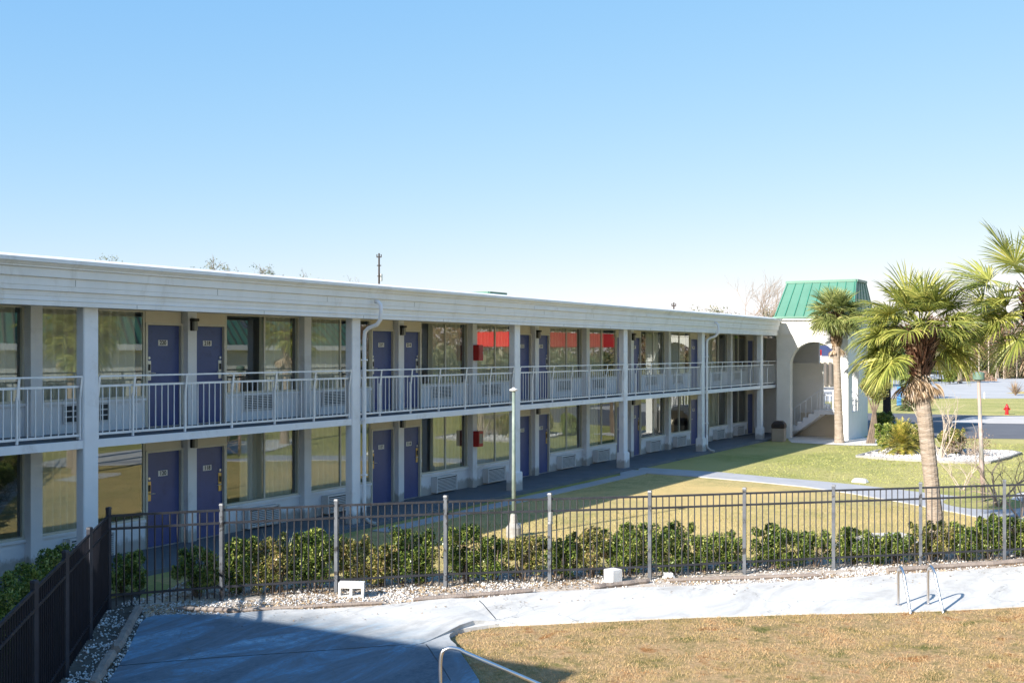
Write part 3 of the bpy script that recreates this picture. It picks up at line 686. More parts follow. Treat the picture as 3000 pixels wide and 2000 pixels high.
# ================================================================ STAIR TOWER
def copy_tree(o, parent=None):
    c = o.copy(); COL.objects.link(c); c.parent = parent
    for ch in [x for x in bpy.data.objects if x.parent == o]: copy_tree(ch, c)
    return c
T0 = (53.5, 14.8, 0)
tow = thing('stair_tower', T0, 'white arched stair tower with green metal roof at the end of the motel', 'stair tower')
def arc(c, r, z, n=20, a0=math.pi, a1=0): return [(c+r*math.cos(a0+(a1-a0)*i/n), z+r*math.sin(a0+(a1-a0)*i/n)) for i in range(n+1)]
nl, nr = 15.87, 13.60; ac_ = (nl+nr)/2; ar = (nl-nr)/2
outl = [(13.15,0),(nr,0)] + arc(ac_, ar, 3.45) + [(nl,0),(16.52,0),(16.52,4.93),(13.15,4.93)]
g = MB(); g.prism(outl, lambda y,z: (53.5,y,z), lambda y,z: (53.9,y,z)); g.build('front_wall', M['tower'], tow)
# side wall towards the courtyard with its own arched opening
hole_ = [(54.25,1.30),(55.55,1.30)] + arc(54.9, .65, 3.0, 14, 0, math.pi)
ov, fs = cdt([(53.9,0),(57.4,0),(57.4,4.93),(53.9,4.93)], [hole_])
g = MB()
m_ = len(ov); g.add([(x,13.15,z) for x,z in ov]+[(x,13.45,z) for x,z in ov], list(fs)+[tuple(m_+i for i in f) for f in fs]); h = len(hole_)
g.add([(x,13.15,z) for x,z in hole_]+[(x,13.45,z) for x,z in hole_], [(i,(i+1)%h,h+(i+1)%h,h+i) for i in range(h)])
g.box(57.38,57.4,13.15,13.45,0,4.93)
g.build('side_wall', M['tower'], tow)
g = MB()
for (x0,x1,y0,y1,z0,z1) in ((53.42,57.5,13.06,16.56,4.93,5.56),(53.36,57.55,13.0,16.56,5.56,5.60),(53.28,57.6,12.92,16.56,5.60,5.70)): g.box(x0,x1,y0,y1,z0,z1)
g.box(53.46,53.5,13.1,16.56,4.86,4.93)
g.build('cornice', M['tower'], tow)
# mansard
bz, tz = 5.70, 7.46
b4 = [(53.25,12.88),(57.65,12.88),(57.65,16.6),(53.25,16.6)]; t4 = [(54.5,13.02),(56.4,13.02),(56.4,16.32),(54.5,16.32)]
g = MB(); g.add([(x,y,bz) for x,y in b4]+[(x,y,tz) for x,y in t4], [(0,1,5,4),(1,2,6,5),(2,3,7,6),(3,0,4,7),(4,5,6,7),(3,2,1,0)])
rf = g.build('roof', M['greenroof'], tow)
g = MB()
for i in range(9):
    f = i/8; f = .02+.96*f
    a = Vector(b4[0]).lerp(Vector(b4[3]), f); b = Vector(t4[0]).lerp(Vector(t4[3]), f)
    g.bar((a.x-.012,a.y,bz+.03),(b.x-.012,b.y,tz),.03,.05)
for i in range(6):
    f = i/5
    a = Vector(b4[0]).lerp(Vector(b4[1]), f); b = Vector(t4[0]).lerp(Vector(t4[1]), f)
    g.bar((a.x,a.y-.005,bz+.03),(b.x,b.y-.005,tz),.03,.04)
g.build('standing_seam', M['greentrim'], rf)
g = MB()
for i in range(4):
    a, b = t4[i], t4[(i+1)%4]; g.bar((a[0],a[1],tz),(b[0],b[1],tz),.14,.12)
    a, b = b4[i], b4[(i+1)%4]; g.bar((a[0],a[1],bz+.04),(b[0],b[1],bz+.04),.08,.09)
g.build('ridge_cap', M['greenroof'], rf)
g = MB(); g.box(53.9, 57.3, 13.45, 16.5, 4.8, 4.92); g.build('ceiling', M['cream'], tow)
g = MB(); g.box(55.75, 55.9, 14.9, 18.0, 0, 3.55); g.build('middle_wall', M['tower'], tow)
g = MB(); g.box(57.2, 57.4, 15.5, 18.2, 0, 4.8); g.build('rear_wall', M['tower'], tow)
g = MB(); nst = 7; rise = .19; run = .27; n0 = 16.65
prof = [(n0, 0)]
for i in range(nst): prof += [(n0-run*i, rise*(i+1)), (n0-run*(i+1), rise*(i+1))]
prof += [(n0-run*nst, rise*nst-.28), (n0-.45, 0)]
g.prism(prof, lambda y,z: (54.6,y,z), lambda y,z: (55.7,y,z)); st = g.build('stairs', M['stucco'], tow)
zl = rise*nst; yl = n0-run*nst
g = MB(); g.box(54.6, 57.2, 13.45, yl-.002, zl-.2, zl); g.build('landing', M['stucco'], tow)
g = MB()
for i in range(nst): g.box(55.95, 57.15, 14.9+run*i, 14.9+run*(i+1), zl+rise*i-.05, zl+rise*(i+1))
g.build('upper_stairs', M['stucco'], tow)
g = MB(); g.box(54.7,57.1,13.5,yl,.0,.02); g.box(55.6,55.7,13.5,16.0,.02,zl-.2); g.build('stair_support', M['cream'], tow)
g = MB()
g.bar((54.62,yl,zl+.95),(54.62,13.5,zl+.95),.05); g.bar((54.62,yl,zl+.72),(54.62,13.5,zl+.72),.03); g.bar((54.62,yl,zl+.08),(54.62,13.5,zl+.08),.03)
for i in range(9): 
    y = yl-(yl-13.5)*i/8; g.bar((54.62,y,zl),(54.62,y,zl+(.95 if i%4==0 else .72)),.03 if i%4 else .05)
g.bar((54.62,n0,.95),(54.62,yl,zl+.95),.045)
for i in range(nst+1):
    y = n0-run*(i+.5) if i < nst else yl; g.bar((54.62,y,rise*min(i+1,nst)),(54.62,y,.95+rise*(i+.5)),.025)
g.bar((57.1,13.5,zl+.95),(57.1,15.4,zl+.95),.05); g.bar((57.1,13.5,zl+.72),(57.1,15.4,zl+.72),.03)
for i in range(12): g.bar((57.1,13.5+.17*i,zl),(57.1,13.5+.17*i,zl+.72),.025)
g.bar((54.3,13.3,2.2),(55.5,13.3,2.2),.04); g.bar((54.3,13.3,1.95),(55.5,13.3,1.95),.03)
for i in range(7): g.bar((54.35+.19*i,13.3,1.3),(54.35+.19*i,13.3,1.95),.025)
g.build('stair_railing', M['rail'], tow)
t2 = copy_tree(tow); t2.location = (54.2, 35.4, 0)
tag(t2, 'green metal roof tip of another stair tower showing above the motel roof line', 'stair tower')
# ================================================================ unseen neighbours that cast shade and show in the panes
wing = thing('unseen_motel_wing', (-2, 14, 0), 'unseen white motel wing at right angles that shades the deck', 'building')
g = MB(); g.box(-9, .6, 9.9, 16.0, 0, 5.2); g.build('wall', M['stucco'], wing)
g = MB(); g.box(-9.4, 2.42, 9.32, 16.2, 5.2, 5.66); g.build('roof', M['fascia'], wing)
for i in range(2): 
    g = MB(); g.box(2.0, 2.3, 9.6+4.2*i, 9.9+4.2*i, 0, 5.2); g.build('column', M['stucco'], wing)
g = MB(); g.box(.6, 2.3, 9.9, 16.0, 2.42, 2.56); g.build('balcony_slab', M['stucco'], wing)
lob = thing('unseen_lobby_building', (43, -14, 0), 'unseen low white lobby with tall green metal mansard roof mirrored in the window panes', 'building')
g = MB(); g.box(27, 60, -23, -10.5, 0, 4.2); g.build('wall', M['tower'], lob)
g = MB(); g.box(26.6, 60.4, -23.3, -10.1, 4.2, 4.5); g.build('eave', M['fascia'], lob)
g = MB(); g.add([(26.6,-23.3,4.5),(60.4,-23.3,4.5),(60.4,-10.1,4.5),(26.6,-10.1,4.5),(28.6,-21.5,7.9),(58.4,-21.5,7.9),(58.4,-12,7.9),(28.6,-12,7.9)],[(0,1,5,4),(1,2,6,5),(2,3,7,6),(3,0,4,7),(4,5,6,7),(3,2,1,0)])
r_ = g.build('roof', M['greenroof'], lob)
g = MB()
for i in range(56):
    u = 27.0+.6*i; v = 28.6+(u-26.6)/33.8*29.8
    g.bar((u,-10.08,4.55),(v,-11.98,7.9),.05,.07)
g.build('standing_seam', M['acdark'], r_)
for i in range(9):
    g = MB(); g.box(29+3.4*i, 30.6+3.4*i, -10.5, -10.44, .9, 2.6); g.build('window', M['acdark'], lob)
can = thing('petrol_canopy', (172, -50, 0), 'red fuel station canopy mirrored in the upper window panes', 'canopy')
g = MB(); g.box(160, 204, -66, -54, 5.0, 7.4); g.build('canopy_roof', M['canopyred'], can)
for x in (164, 180, 200):
    g = MB(); g.box(x-.3, x+.3, -60.3, -59.7, 0, 5.0); g.build('support_post', M['white'], can)
# building seen through the arch
c_ = at(2425, 135)
shop = thing('roadside_building', (c_[0], c_[1], 0), 'distant tan building with dark blue awning roof seen through the stair arch', 'building')
def lb(mb, cx, D, w, z0, z1, d=6): 
    p = at(cx, D); mb.obox((p[0], p[1], z0), d, w*D/FPX, z1-z0, TH+math.radians(2)); return mb
g = MB(); lb(g, 2435, 138, 150, 0, 3.6); g.build('wall', M['cream'], shop)
g = MB(); lb(g, 2475, 137.2, 110, 3.6, 4.9, 8); g.build('roof', M['navy'], shop)
for i in range(9):
    g = MB(); lb(g, 2372+15*i, 134.7, 6, .2, 2.9, .3); g.build('window', M['interior'], shop)
p_ = at(2394, 120)
sg = thing('roadside_sign', (p_[0], p_[1], 0), 'red and white roadside sign glimpsed through the stair arch', 'sign')
g = MB(); lb(g, 2394, 120, 24, 3.2, 3.75, .3); g.build('sign_panel', M['white'], sg)
g = MB(); lb(g, 2394, 120, 24, 3.76, 4.35, .32); g.build('red_panel', M['red'], sg)
g = MB(); lb(g, 2394, 120, 4, 0, 3.2, .2); g.build('sign_post', M['ac'], sg)
# ================================================================ FENCES
def panel(par, a, b, z0=0, mt='fence'):
    a = Vector((a[0],a[1],0)); b = Vector((b[0],b[1],0)); d = (b-a); L = d.length; d.normalize()
    a2 = a+d*.04; b2 = b-d*.04; g = MB()
    for z in (1.50, 1.29, .24): g.bar((a2.x,a2.y,z),(b2.x,b2.y,z),.028,.036)
    n = int(round(L/.121))
    for i in range(1, n):
        p = a.lerp(b, i/n); g.box(p.x-.0085,p.x+.0085,p.y-.0085,p.y+.0085,.06,1.485)
    return g.build('picket_panel', M[mt], par)
def post(par, p, h=FH, mt='fencepost'):
    g = MB(); g.obox((p[0],p[1],0), .062, .062, h-.03, TH*.3); g.obox((p[0],p[1],h-.03), .074, .074, .03, TH*.3, .25)
    return g.build('fence_post', M[mt], par)
fence = thing('pool_fence', (posts[4][0],posts[4][1],0), 'grey metal picket fence running across the courtyard in front of the hedge', 'fence')
post(fence, corner, 1.64, 'fenceshade2')
for p in posts: post(fence, p)
allp = [corner]+posts
for a, b in zip(allp[:-1], allp[1:]): panel(fence, a, b)
pl = posts[3]; g = MB(); g.obox((pl[0]-.05,pl[1]-.04,1.12), .07, .05, .16, 0); g.obox((pl[0]-.09,pl[1]-.06,1.08), .1, .05, .03, 0); g.build('gate_latch', M['silver'], fence)
side = thing('side_fence', (dfn[2][0],dfn[2][1],0), 'shaded metal picket fence running towards the viewer at the left edge', 'fence')
sp = []; L_ = (Vector(lf_end)-Vector(corner)).length; ns = 7
for i in range(1, ns+1):
    sp.append((corner[0]+fdir.x*1.93*i, corner[1]+fdir.y*1.93*i))
for p in sp: post(side, p, mt='fenceshade2')
for a, b in zip([corner]+sp[:-1], sp): panel(side, (a[0]+fdir.x*.02,a[1]+fdir.y*.02), b, mt='fenceshade')
# ================================================================ DECK FURNITURE
def smooth_path(pts, n=6):
    out = []; P_ = [Vector(p) for p in pts]
    for i in range(len(P_)-1):
        p0 = P_[max(i-1,0)]; p1 = P_[i]; p2 = P_[i+1]; p3 = P_[min(i+2,len(P_)-1)]
        for j in range(n):
            t = j/n
            out.append(.5*((2*p1)+(-p0+p2)*t+(2*p0-5*p1+4*p2-p3)*t*t+(-p0+3*p1-3*p2+p3)*t**3))
    out.append(P_[-1]); return out
lad = thing('pool_ladder', (*W(2700,1790),0), 'pair of stainless steel ladder rails standing at the far pool edge', 'pool ladder')
for fx, fy, rx, ry in ((2672,1806,2631.6,1778),(2768,1803,2719,1775.5)):
    r = W(rx, ry); f = W(fx, fy, -.02); H = .665
    d = Vector((f[0]-r[0], f[1]-r[1], 0)); e = Vector((f[0],f[1],0))+d*.05
    top1 = (r[0]+d.x*.18, r[1]+d.y*.18, H)
    pts = [(r[0],r[1],.0),(r[0],r[1],.3),(r[0],r[1],.53),(r[0]+d.x*.04,r[1]+d.y*.04,.62),top1,(r[0]+d.x*.36,r[1]+d.y*.36,.60),(r[0]+d.x*.5,r[1]+d.y*.5,.47),(e.x,e.y,-.16)]
    g = MB(); g.tube(smooth_path(pts, 5), .022, 10); g.build('ladder_rail', M['steel'], lad, smooth=True)
    g = MB(); g._lathe((r[0],r[1],.035), [(.045,0),(.045,.012),(.03,.02)], 12); g.build('foot_flange', M['steel'], lad)
D1 = 12.5; hx_, hy_ = at(1290, D1); H = zat(1899, D1)
hr = thing('pool_handrail', (hx_, hy_, 0), 'curved stainless steel handrail in the foreground leading down into the pool', 'handrail')
tx, ty = at(1322, D1); ex, ey = at(1583, D1); 
dxx, dyy = at(1800, D1)
pts = [(hx_,hy_,.0),(hx_,hy_,.4),(hx_,hy_,H-.16)]
z0 = zat(1931, D1); 
for px, py in ((1295,1911),(1306,1901),(1321,1897),(1345,1901),(1368,1912),(1460,1951),(1583,2004),(1760,2082)):
    x, y = at(px, D1); pts.append((x, y, zat(py, D1)))
pts.append((*at(1900, D1), -.1))
g = MB(); g.tube(smooth_path(pts, 6), .021, 14); g.build('rail_tube', M['steel'], hr, smooth=True)
g = MB(); g._lathe((hx_,hy_,.035), [(.05,0),(.05,.012),(.03,.02)], 14); g.build('foot_flange', M['steel'], hr)
# blocks
def cinder():
    x, y = W(1030,1750); t = thing('concrete_block', (x,y,.02), 'white painted two hole concrete block lying on its side by the fence', 'concrete block')
    rz = TH-math.pi/2; ca, sa = math.cos(rz), math.sin(rz)
    def T(a,b,c): return (x+a*ca-b*sa, y+a*sa+b*ca, .02+c)
    w,h,d = .42,.245,.2
    o = [(-w/2,0),(w/2,0),(w/2,h),(-w/2,h)]
    hs = [[(-w/2+.035,0.03),(-.02,0.03),(-.02,h-.09),(-w/2+.035,h-.09)],[(.02,.03),(w/2-.035,.03),(w/2-.035,h-.09),(.02,h-.09)]]
    ov, fs = cdt(o, hs); m = len(ov); g = MB()
    g.add([T(a,-d/2,c) for a,c in ov]+[T(a,d/2,c) for a,c in ov], list(fs)+[tuple(m+i for i in f) for f in fs])
    for lp in [o]+hs: g.add([T(a,-d/2,c) for a,c in lp]+[T(a,d/2,c) for a,c in lp], [(i,(i+1)%4,4+(i+1)%4,4+i) for i in range(4)])
    g.build('block_body', M['block'], t); t.rotation_euler = (0,.03,0)
cinder()
x, y = W(1796,1708); g = MB(); g.obox((x,y,.02), .235, .235, .235, TH+math.radians(38)); tag(g.build('block', M['block'], bevel=.008, origin=(x,y,.02)), 'white painted cube shaped block beside the deck edge', 'block')
x, y = W(1957,1694); g = MB(); g.obox((x,y,.0), .2, .13, .11, TH-1.45, .15); g.obox((x+.02,y-.03,.0), .12, .2, .07, TH-.8, .3)
tag(g.build('broken_block', M['block'], bevel=.012, origin=(x,y,0)), 'small broken white block lying on the fence bed', 'block')
x, y = W(2520,1412); g = MB(); g.obox((x,y,0), .5, .3, .12, TH+.9, .3); tag(g.build('stone', M['block'], bevel=.02, origin=(x,y,0)), 'pale flat stone lying on the lawn beside the path', 'stone')
# weathered timbers along the deck edge
tl = [((405,1793),(338,1917),'old grey timber on the left edge of the deck, the farther of two',.15),((328,1928),(272,2020),'old grey timber on the left edge of the deck, the nearer of two',.15),
      ((520,1790),(700,1796),'weathered timber lying half in shade at the corner of the fence bed',.08),
      ((700,1795),(1120,1772),'long weathered timber edging the bed in front of the two hole block',.07),((1210,1764),(1560,1738),'weathered timber edging the bed left of the white cube block',.09),
      ((1740,1728),(1900,1708),'weathered timber edging the bed under the white cube block',.10),((1960,1707),(2400,1692),'weathered timber edging the bed right of the broken block',.09),((2600,1679),(3020,1651),'weathered timber edging the bed behind the pool ladder',.12)]
for a, b, lab, w_ in tl:
    A, B = W(*a), W(*b); pts = []; rad = []
    rr = random.Random(int(a[0])); d = Vector((B[0]-A[0],B[1]-A[1])); nn = Vector((-d.y,d.x)).normalized(); N = 14
    for i in range(N+1):
        t_ = i/N; o_ = rr.uniform(-.012,.012)
        pts.append((A[0]+d.x*t_+nn.x*o_, A[1]+d.y*t_+nn.y*o_, .02+w_*.32+rr.uniform(-.004,.004))); rad.append(w_*.5*rr.uniform(.85,1.1)*(1 if 0 < i < N else .8))
    g = MB(); g.tube(pts, rad, 6); tag(g.build('landscape_timber', M['timber'], origin=(A[0],A[1],0)), lab, 'timber', 'weathered timbers edging the beds')
# trash can
x, y = at(2282, 52.6)
tc = thing('trash_can', (x,y,0), 'tan trash can with dark brown hooded lid beside the stair tower', 'trash can')
g = MB(); g.obox((x,y,.0), .56, .56, .60, .1, -.04); g.build('body', M['tan'], tc, bevel=.02)
g = MB(); g.obox((x,y,.602), .60, .60, .2, .1); g.obox((x,y,.802), .58, .58, .14, .1, .4); g.build('lid', M['brown'], tc, bevel=.02)
g = MB(); g.obox((x-.29,y,.66), .04, .3, .12, .1); g.build('flap', M['black'], tc)
# ---- lamp posts
x, y = W(1505,1573); zt = zat(1140, W(1505,1573) and FPX*EYE/(1573-HZ))
lp = thing('lamp_post', (x,y,0), 'headless green and rust peeling lamp post with flat cap in front of the motel', 'lamp post')
g = MB(); g.tube([(x,y,.3),(x,y,1.8),(x,y,zt-.03)], [.046,.04,.036], 12); g.build('pole', M['polegreen'], lp, smooth=True)
g = MB(); g._lathe((x,y,zt-.04), [(.05,0),(.09,.01),(.10,.035),(.04,.06),(.02,.08)], 14); g.build('cap', M['block'], lp)
g = MB(); g._lathe((x,y,0), [(.17,0),(.17,.22),(.13,.27),(.09,.32),(.075,.5),(.06,.52)], 16); g.build('pedestal', M['concretebase'], lp)
g = MB(); g.obox((x+.16,y+.02,0), .2, .16, .28, .3); g.build('transformer_box', M['block'], lp)
x, y = W(2881,1471); D_ = FPX*EYE/(1471-HZ)
xt, yt = at(2867, D_)
lp = thing('lamp_post', (x,y,0), 'lamp post with green drum shaped head standing in the round bed of the path', 'lamp post')
g = MB(); g.tube([(x,y,0),((x+xt)/2,(y+yt)/2,1.7),(xt,yt,zat(1118,D_))], [.065,.055,.045], 12); g.build('pole', M['polerust'], lp, smooth=True)
g = MB(); g._lathe((xt,yt,zat(1118,D_)), [(.06,0),(.1,.04),(.12,.06)], 16); g.build('neck', M['lens'], lp)
g = MB(); g._lathe((xt,yt,zat(1112,D_)), [(.12,0),(.155,.01),(.155,.17),(.14,.2),(.05,.22)], 20); g.build('lamp_head', M['drumgreen'], lp, smooth=False)
# ---- hydrant
x, y = W(2950,1214)
hy = thing('fire_hydrant', (x,y,0), 'small red fire hydrant on the grass strip by the driveway', 'fire hydrant')
g = MB(); g._lathe((x,y,0), [(.15,0),(.15,.04),(.11,.05),(.11,.42),(.14,.43),(.14,.47),(.12,.5),(.09,.6),(.04,.65),(.04,.7)], 16); g.build('barrel', M['red'], hy)
for s in (-1,1):
    g = MB(); a = TH-math.pi/2; g.tube([(x,y,.36),(x+s*.2*math.cos(a),y+s*.2*math.sin(a),.36)], [.06,.06], 12); g.build('nozzle', M['red'], hy)
x, y = W(2634,1188)
bp = thing('blue_post', (x,y,0), 'blue rectangular marker post near the driveway behind the palms', 'post')
g = MB(); g.obox((x,y,0), .3, .34, 1.35, .2, .0); g.build('post_body', M['blue'], bp, bevel=.02)
g = MB(); g.obox((x,y,1.352), .32, .36, .1, .2, .35); g.build('post_cap', M['blue'], bp)
x, y = W(2884,1167); g = MB(); g.tube([(x,y,0),(x,y,.55)], .05, 8); tag(g.build('marker_stake', M['white'], origin=(x,y,0)), 'thin white marker stake at the grass edge of the road', 'stake')
# ---- log pile
x, y = W(2870,1116)
lg = thing('log_pile', (x,y,0), 'heap of cut logs stacked beside the far road', 'log pile')
rr = random.Random(5); ddir = Vector((SN,-CS)); vdir = Vector((CS,SN))
for row in range(5):
    for i in range(13-row*2):
        c = Vector((x,y))+ddir*((i-(12-row*2)/2)*.37+rr.uniform(-.06,.06)); r = rr.uniform(.13,.2); z = .16+row*.27
        g = MB(); a = c-vdir*rr.uniform(.3,.6); b = c+vdir*.7; g.tube([(a.x,a.y,z),(b.x,b.y,z+rr.uniform(-.04,.04))], r, 9); g.build('log', M['log'], lg)
# ---- car
x, y = W(2738,1117); 
car = thing('parked_car', (x,y,0), 'white parked car half hidden behind the big palm', 'car')
rz = TH-math.pi/2+.25
def CT(a,b,c): ca, sa = math.cos(rz), math.sin(rz); return (x+a*ca-b*sa, y+a*sa+b*ca, c)
bodyp = [(-2.2,.35),(2.2,.35),(2.25,.75),(1.9,.95),(1.2,1.0),(.6,1.45),(-1.0,1.48),(-1.8,1.05),(-2.2,.95)]
g = MB(); g.prism(bodyp, lambda a,c: CT(a,-.85,c), lambda a,c: CT(a,.85,c)); g.build('body', M['white'], car, bevel=.03)
gp = [(-1.5,1.02),(1.0,1.0),(.5,1.38),(-.95,1.4)]
g = MB(); g.prism(gp, lambda a,c: CT(a,-.87,c), lambda a,c: CT(a,.87,c)); g.build('side_window', M['acdark'], car)
for a in (-1.4,1.4):
    for s in (-1,1):
        g = MB(); p = CT(a, s*.78, .33); q = CT(a, s*.9, .33); g.tube([p,q], .33, 16); wh = g.build('wheel', M['black'], car)
        g = MB(); q2 = CT(a, s*.91, .33); g.tube([q,q2], .18, 12); g.build('rim', M['silver'], wh)
# ---- utility poles
def upole(px, ytop, D, lab, r=.14):
    x, y = at(px, D); z = zat(ytop, D)
    t = thing('utility_pole', (x,y,0), lab, 'utility pole')
    g = MB(); g.tube([(x,y,0),(x,y,z)], [r*1.2,r*.75], 8); g.build('pole', M['darkbark'], t)
    g = MB(); c = Vector((x,y,z))
    for dz, w_ in ((-.5,.32),(-1.6,.28),(-3.0,.22)): g.bar((x-SN*w_,y+CS*w_,z+dz),(x+SN*w_,y-CS*w_,z+dz),.12)
    for s in (-.28,.28): g.tube([(x+SN*s,y-CS*s,z-.5),(x+SN*s,y-CS*s,z-.15)], .07, 6)
    g.build('crossarm', M['darkbark'], t)
    g = MB(); g.tube([(x+.3,y,z-3.6),(x+.3,y,z-2.7)], .28, 10); g.build('transformer', M['ac'], t)
upole(1110.5, 742, 150, 'tall slender utility pole rising above the middle of the motel roof')
upole(1974, 886, 170, 'utility pole top with crossarm just above the right part of the roof')
# ================================================================ VEGETATION
def fan(V, F, base, az, el, pet, size, droop, rng, nl=34, w=.020, spread=118, sag=.35):
    "one fan palm frond: drooping stem, then a fan of narrow folded blades"
    d = np.array([math.cos(az)*math.cos(el), math.sin(az)*math.cos(el), math.sin(el)])
    side = np.array([-math.sin(az), math.cos(az), 0.]); pts = []; p = np.array(base, float)
    seg = 5
    for i in range(seg+1):
        pts.append(p.copy()); d = d+np.array([0,0,-sag/seg]); d /= np.linalg.norm(d); p = p+d*pet/seg
    for i in range(seg):
        a, b = pts[i], pts[i+1]; s = side*.016; up = np.cross(side, b-a); up = up/np.linalg.norm(up)*.012
        k = len(V); V += [a-s, a+s, a+up, b-s, b+s, b+up]; F += [(k,k+1,k+4,k+3),(k+1,k+2,k+5,k+4),(k+2,k,k+3,k+5)]
    p = pts[-1]; f = d; roll = rng.normal(0,.35)
    n = np.cross(f, side); n /= np.linalg.norm(n); side2 = side*math.cos(roll)+n*math.sin(roll); n = np.cross(f, side2)
    n = -n if n[2] < 0 else n
    for i in range(nl):
        ph = math.radians(spread)*(2*i/(nl-1)-1)+rng.normal(0,.03)
        dr = f*math.cos(ph)+side2*math.sin(ph)+n*(.16+.14*abs(math.sin(ph)))   # shallow cup
        dr /= np.linalg.norm(dr); L = size*(.72+.28*math.cos(ph*.9))*rng.uniform(.86,1.08)
        wv = np.cross(dr, n); wv /= (np.linalg.norm(wv)+1e-9); tw = rng.normal(0,.5); wv = wv*math.cos(tw)+n*math.sin(tw)
        k = len(V); q = p+dr*.02; dd = dr.copy(); N = 5; dp = droop*rng.uniform(.6,1.5)
        for j in range(N+1):
            t = j/N; ww = w*(.45+1.5*t)*(1-t)**.6*1.25+.0008
            V += [q-wv*ww, q+wv*ww]
            dd = dd+np.array([0,0,-dp*(t**1.3)*.5]); dd /= np.linalg.norm(dd); q = q+dd*L/N
        for j in range(N): F.append((k+2*j, k+2*j+1, k+2*j+3, k+2*j+2))
def quads(V, F): 
    return V, F
def mesh_vf(name, V, F, mat, par, smooth=False):
    Fq = [f for f in F]; return np_mesh(name, np.array(V), np.array(Fq), mat, par, origin=ORG[par.name], smooth=smooth)
def palm(px, D, base_z, top_px, ztop, r0, r1, crown_z, nfr, pet, size, lab, seed, mat='palm', droop=.5, boots=(0,0), el=(-.75,1.45), extra=(), bark='bark', nl=34, w=.02, boot_r=.2, xy=None, skirt=14, lean=None):
    rng = np.random.default_rng(seed)
    x, y = xy or at(px, D); xt, yt = (at(top_px, D) if not xy else (x+.2, y))
    t = thing('palm_tree', (x,y,0), lab, 'palm tree')
    g = MB(); N = 60; pts = []; rad = []
    for i in range(N+1):
        k = i/N; z = ztop*k; bend = k**1.1
        pts.append((x+(xt-x)*bend, y+(yt-y)*bend, z)); rad.append((r0+(r1-r0)*k)*(1+.2*math.exp(-k*16))*(1+.018*((i%2)*2-1)*1.0+rng.normal(0,.012)))
    g.tube(pts, rad, 14); g.build('trunk', M[bark], t)
    if boots[1] > boots[0]:
        V, F = [], []
        nb = int(230*(boots[1]-boots[0])/1.0)
        for i in range(nb):
            a = i*2.39996; k = i/nb; z = boots[0]+(boots[1]-boots[0])*k; rr_ = r1*1.0
            c = np.array([xt+math.cos(a)*rr_, yt+math.sin(a)*rr_, z]); out = np.array([math.cos(a),math.sin(a),0]); s = np.array([-math.sin(a),math.cos(a),0])
            L = boot_r*rng.uniform(.6,1.4)*(.6+.8*k); up = np.array([0,0,1.]); tip = c+out*L*.55+up*L*rng.uniform(.35,1.0)
            wd = .035*rng.uniform(.7,1.3); b = len(V)
            V += [c-s*wd-out*.05, c+s*wd-out*.05, c+out*.03-up*.06, tip-s*wd*.6, tip+s*wd*.6, tip-out*.03-up*.01+out*.0]
            F += [(b,b+1,b+4,b+3),(b+1,b+2,b+5,b+4),(b+2,b,b+3,b+5)]
        mesh_vf('leaf_bases', V, F, M['dead'] if mat in ('palm','palmlite') else M['deadred'], t)
    V, F = [], []
    for i in range(nfr):
        a = i*2.39996+rng.normal(0,.15); k = (i+.5)/nfr; e = el[1]+(el[0]-el[1])*k**.75+rng.normal(0,.1)
        b = (xt+math.cos(a)*.08, yt+math.sin(a)*.08, crown_z-.25*k)
        if mat == 'palmnear' and e < -.1 and math.cos(a-math.radians(210)) > .6: continue
        fan(V, F, b, a, e, pet*rng.uniform(.75,1.15)*(.75 if k < .15 else 1), size*rng.uniform(.85,1.1), droop*(.5+1.0*k), rng, nl, w)
    for (a, e, pt, sz) in extra:
        fan(V, F, (xt,yt,crown_z), a, e, pt, sz, droop*.7, rng, nl+6, w, sag=.3)
    mesh_vf('crown', V, F, M[mat], t)
    if skirt:
        V, F = [], []
        for i in range(skirt):
            a = i*2.39996+1; fan(V, F, (xt+math.cos(a)*r1*.8, yt+math.sin(a)*r1*.8, boots[0]+.05 if boots[1] > boots[0] else crown_z-.5), a, -1.15+rng.normal(0,.28), pet*.35*rng.uniform(.4,1.5), size*rng.uniform(.3,.62), 1.2, rng, 9, w*1.2, 42)
        mesh_vf('dead_fronds', V, F, M['dead'], t)
    return t
azr = lambda deg: math.radians(deg)    # world azimuth; camera right is -59.8 deg, towards the camera 210 deg
R_ = math.degrees(math.atan2(-CS, SN))
palm(2459, 51.6, 0, 2450, 4.35, .20, .15, 5.92, 84, .68, .74, 'small full headed palm standing in front of the stair tower arch', 21, 'palmlite', .8, (4.35,5.7), (-.65,1.5), nl=34, w=.014, boot_r=.36, skirt=8)
palm(2745, 24.6, 0, 2696, 3.55, .165, .155, 4.72, 54, .74, .80, 'large palm with shaggy dead leaf skirt behind the right part of the fence', 22, 'palmnear', 1.15, (3.62,4.35), (-.62,1.45),
     extra=[(azr(R_+180),-.1,.95,.85),(azr(R_+170),-.45,1.1,.85),(azr(R_+190),-.75,1.15,.85),(azr(R_+176),-.95,1.0,.9),(azr(R_+8),-.6,.9,.85),(azr(R_),.8,.8,.8),(azr(R_-160),-.7,1.05,.85)], nl=52, w=.011, boot_r=.36, skirt=22)
palm(3050, 24.8, 0, 3045, 4.3, .18, .16, 5.35, 26, 1.05, .92, 'palm at the right edge whose big fans reach into the picture', 23, 'palmnear', .55, (4.2,5.2), (-.9,1.35),
     extra=[(azr(R_+180),.45,1.15,1.0),(azr(R_+175),.05,1.2,1.05),(azr(R_+185),-.4,1.05,1.05),(azr(R_+160),1.05,1.15,.9),(azr(R_+184),-.15,.75,1.15),(azr(R_+172),-.45,.8,1.1)], nl=50, w=.012, boot_r=.36, skirt=12)
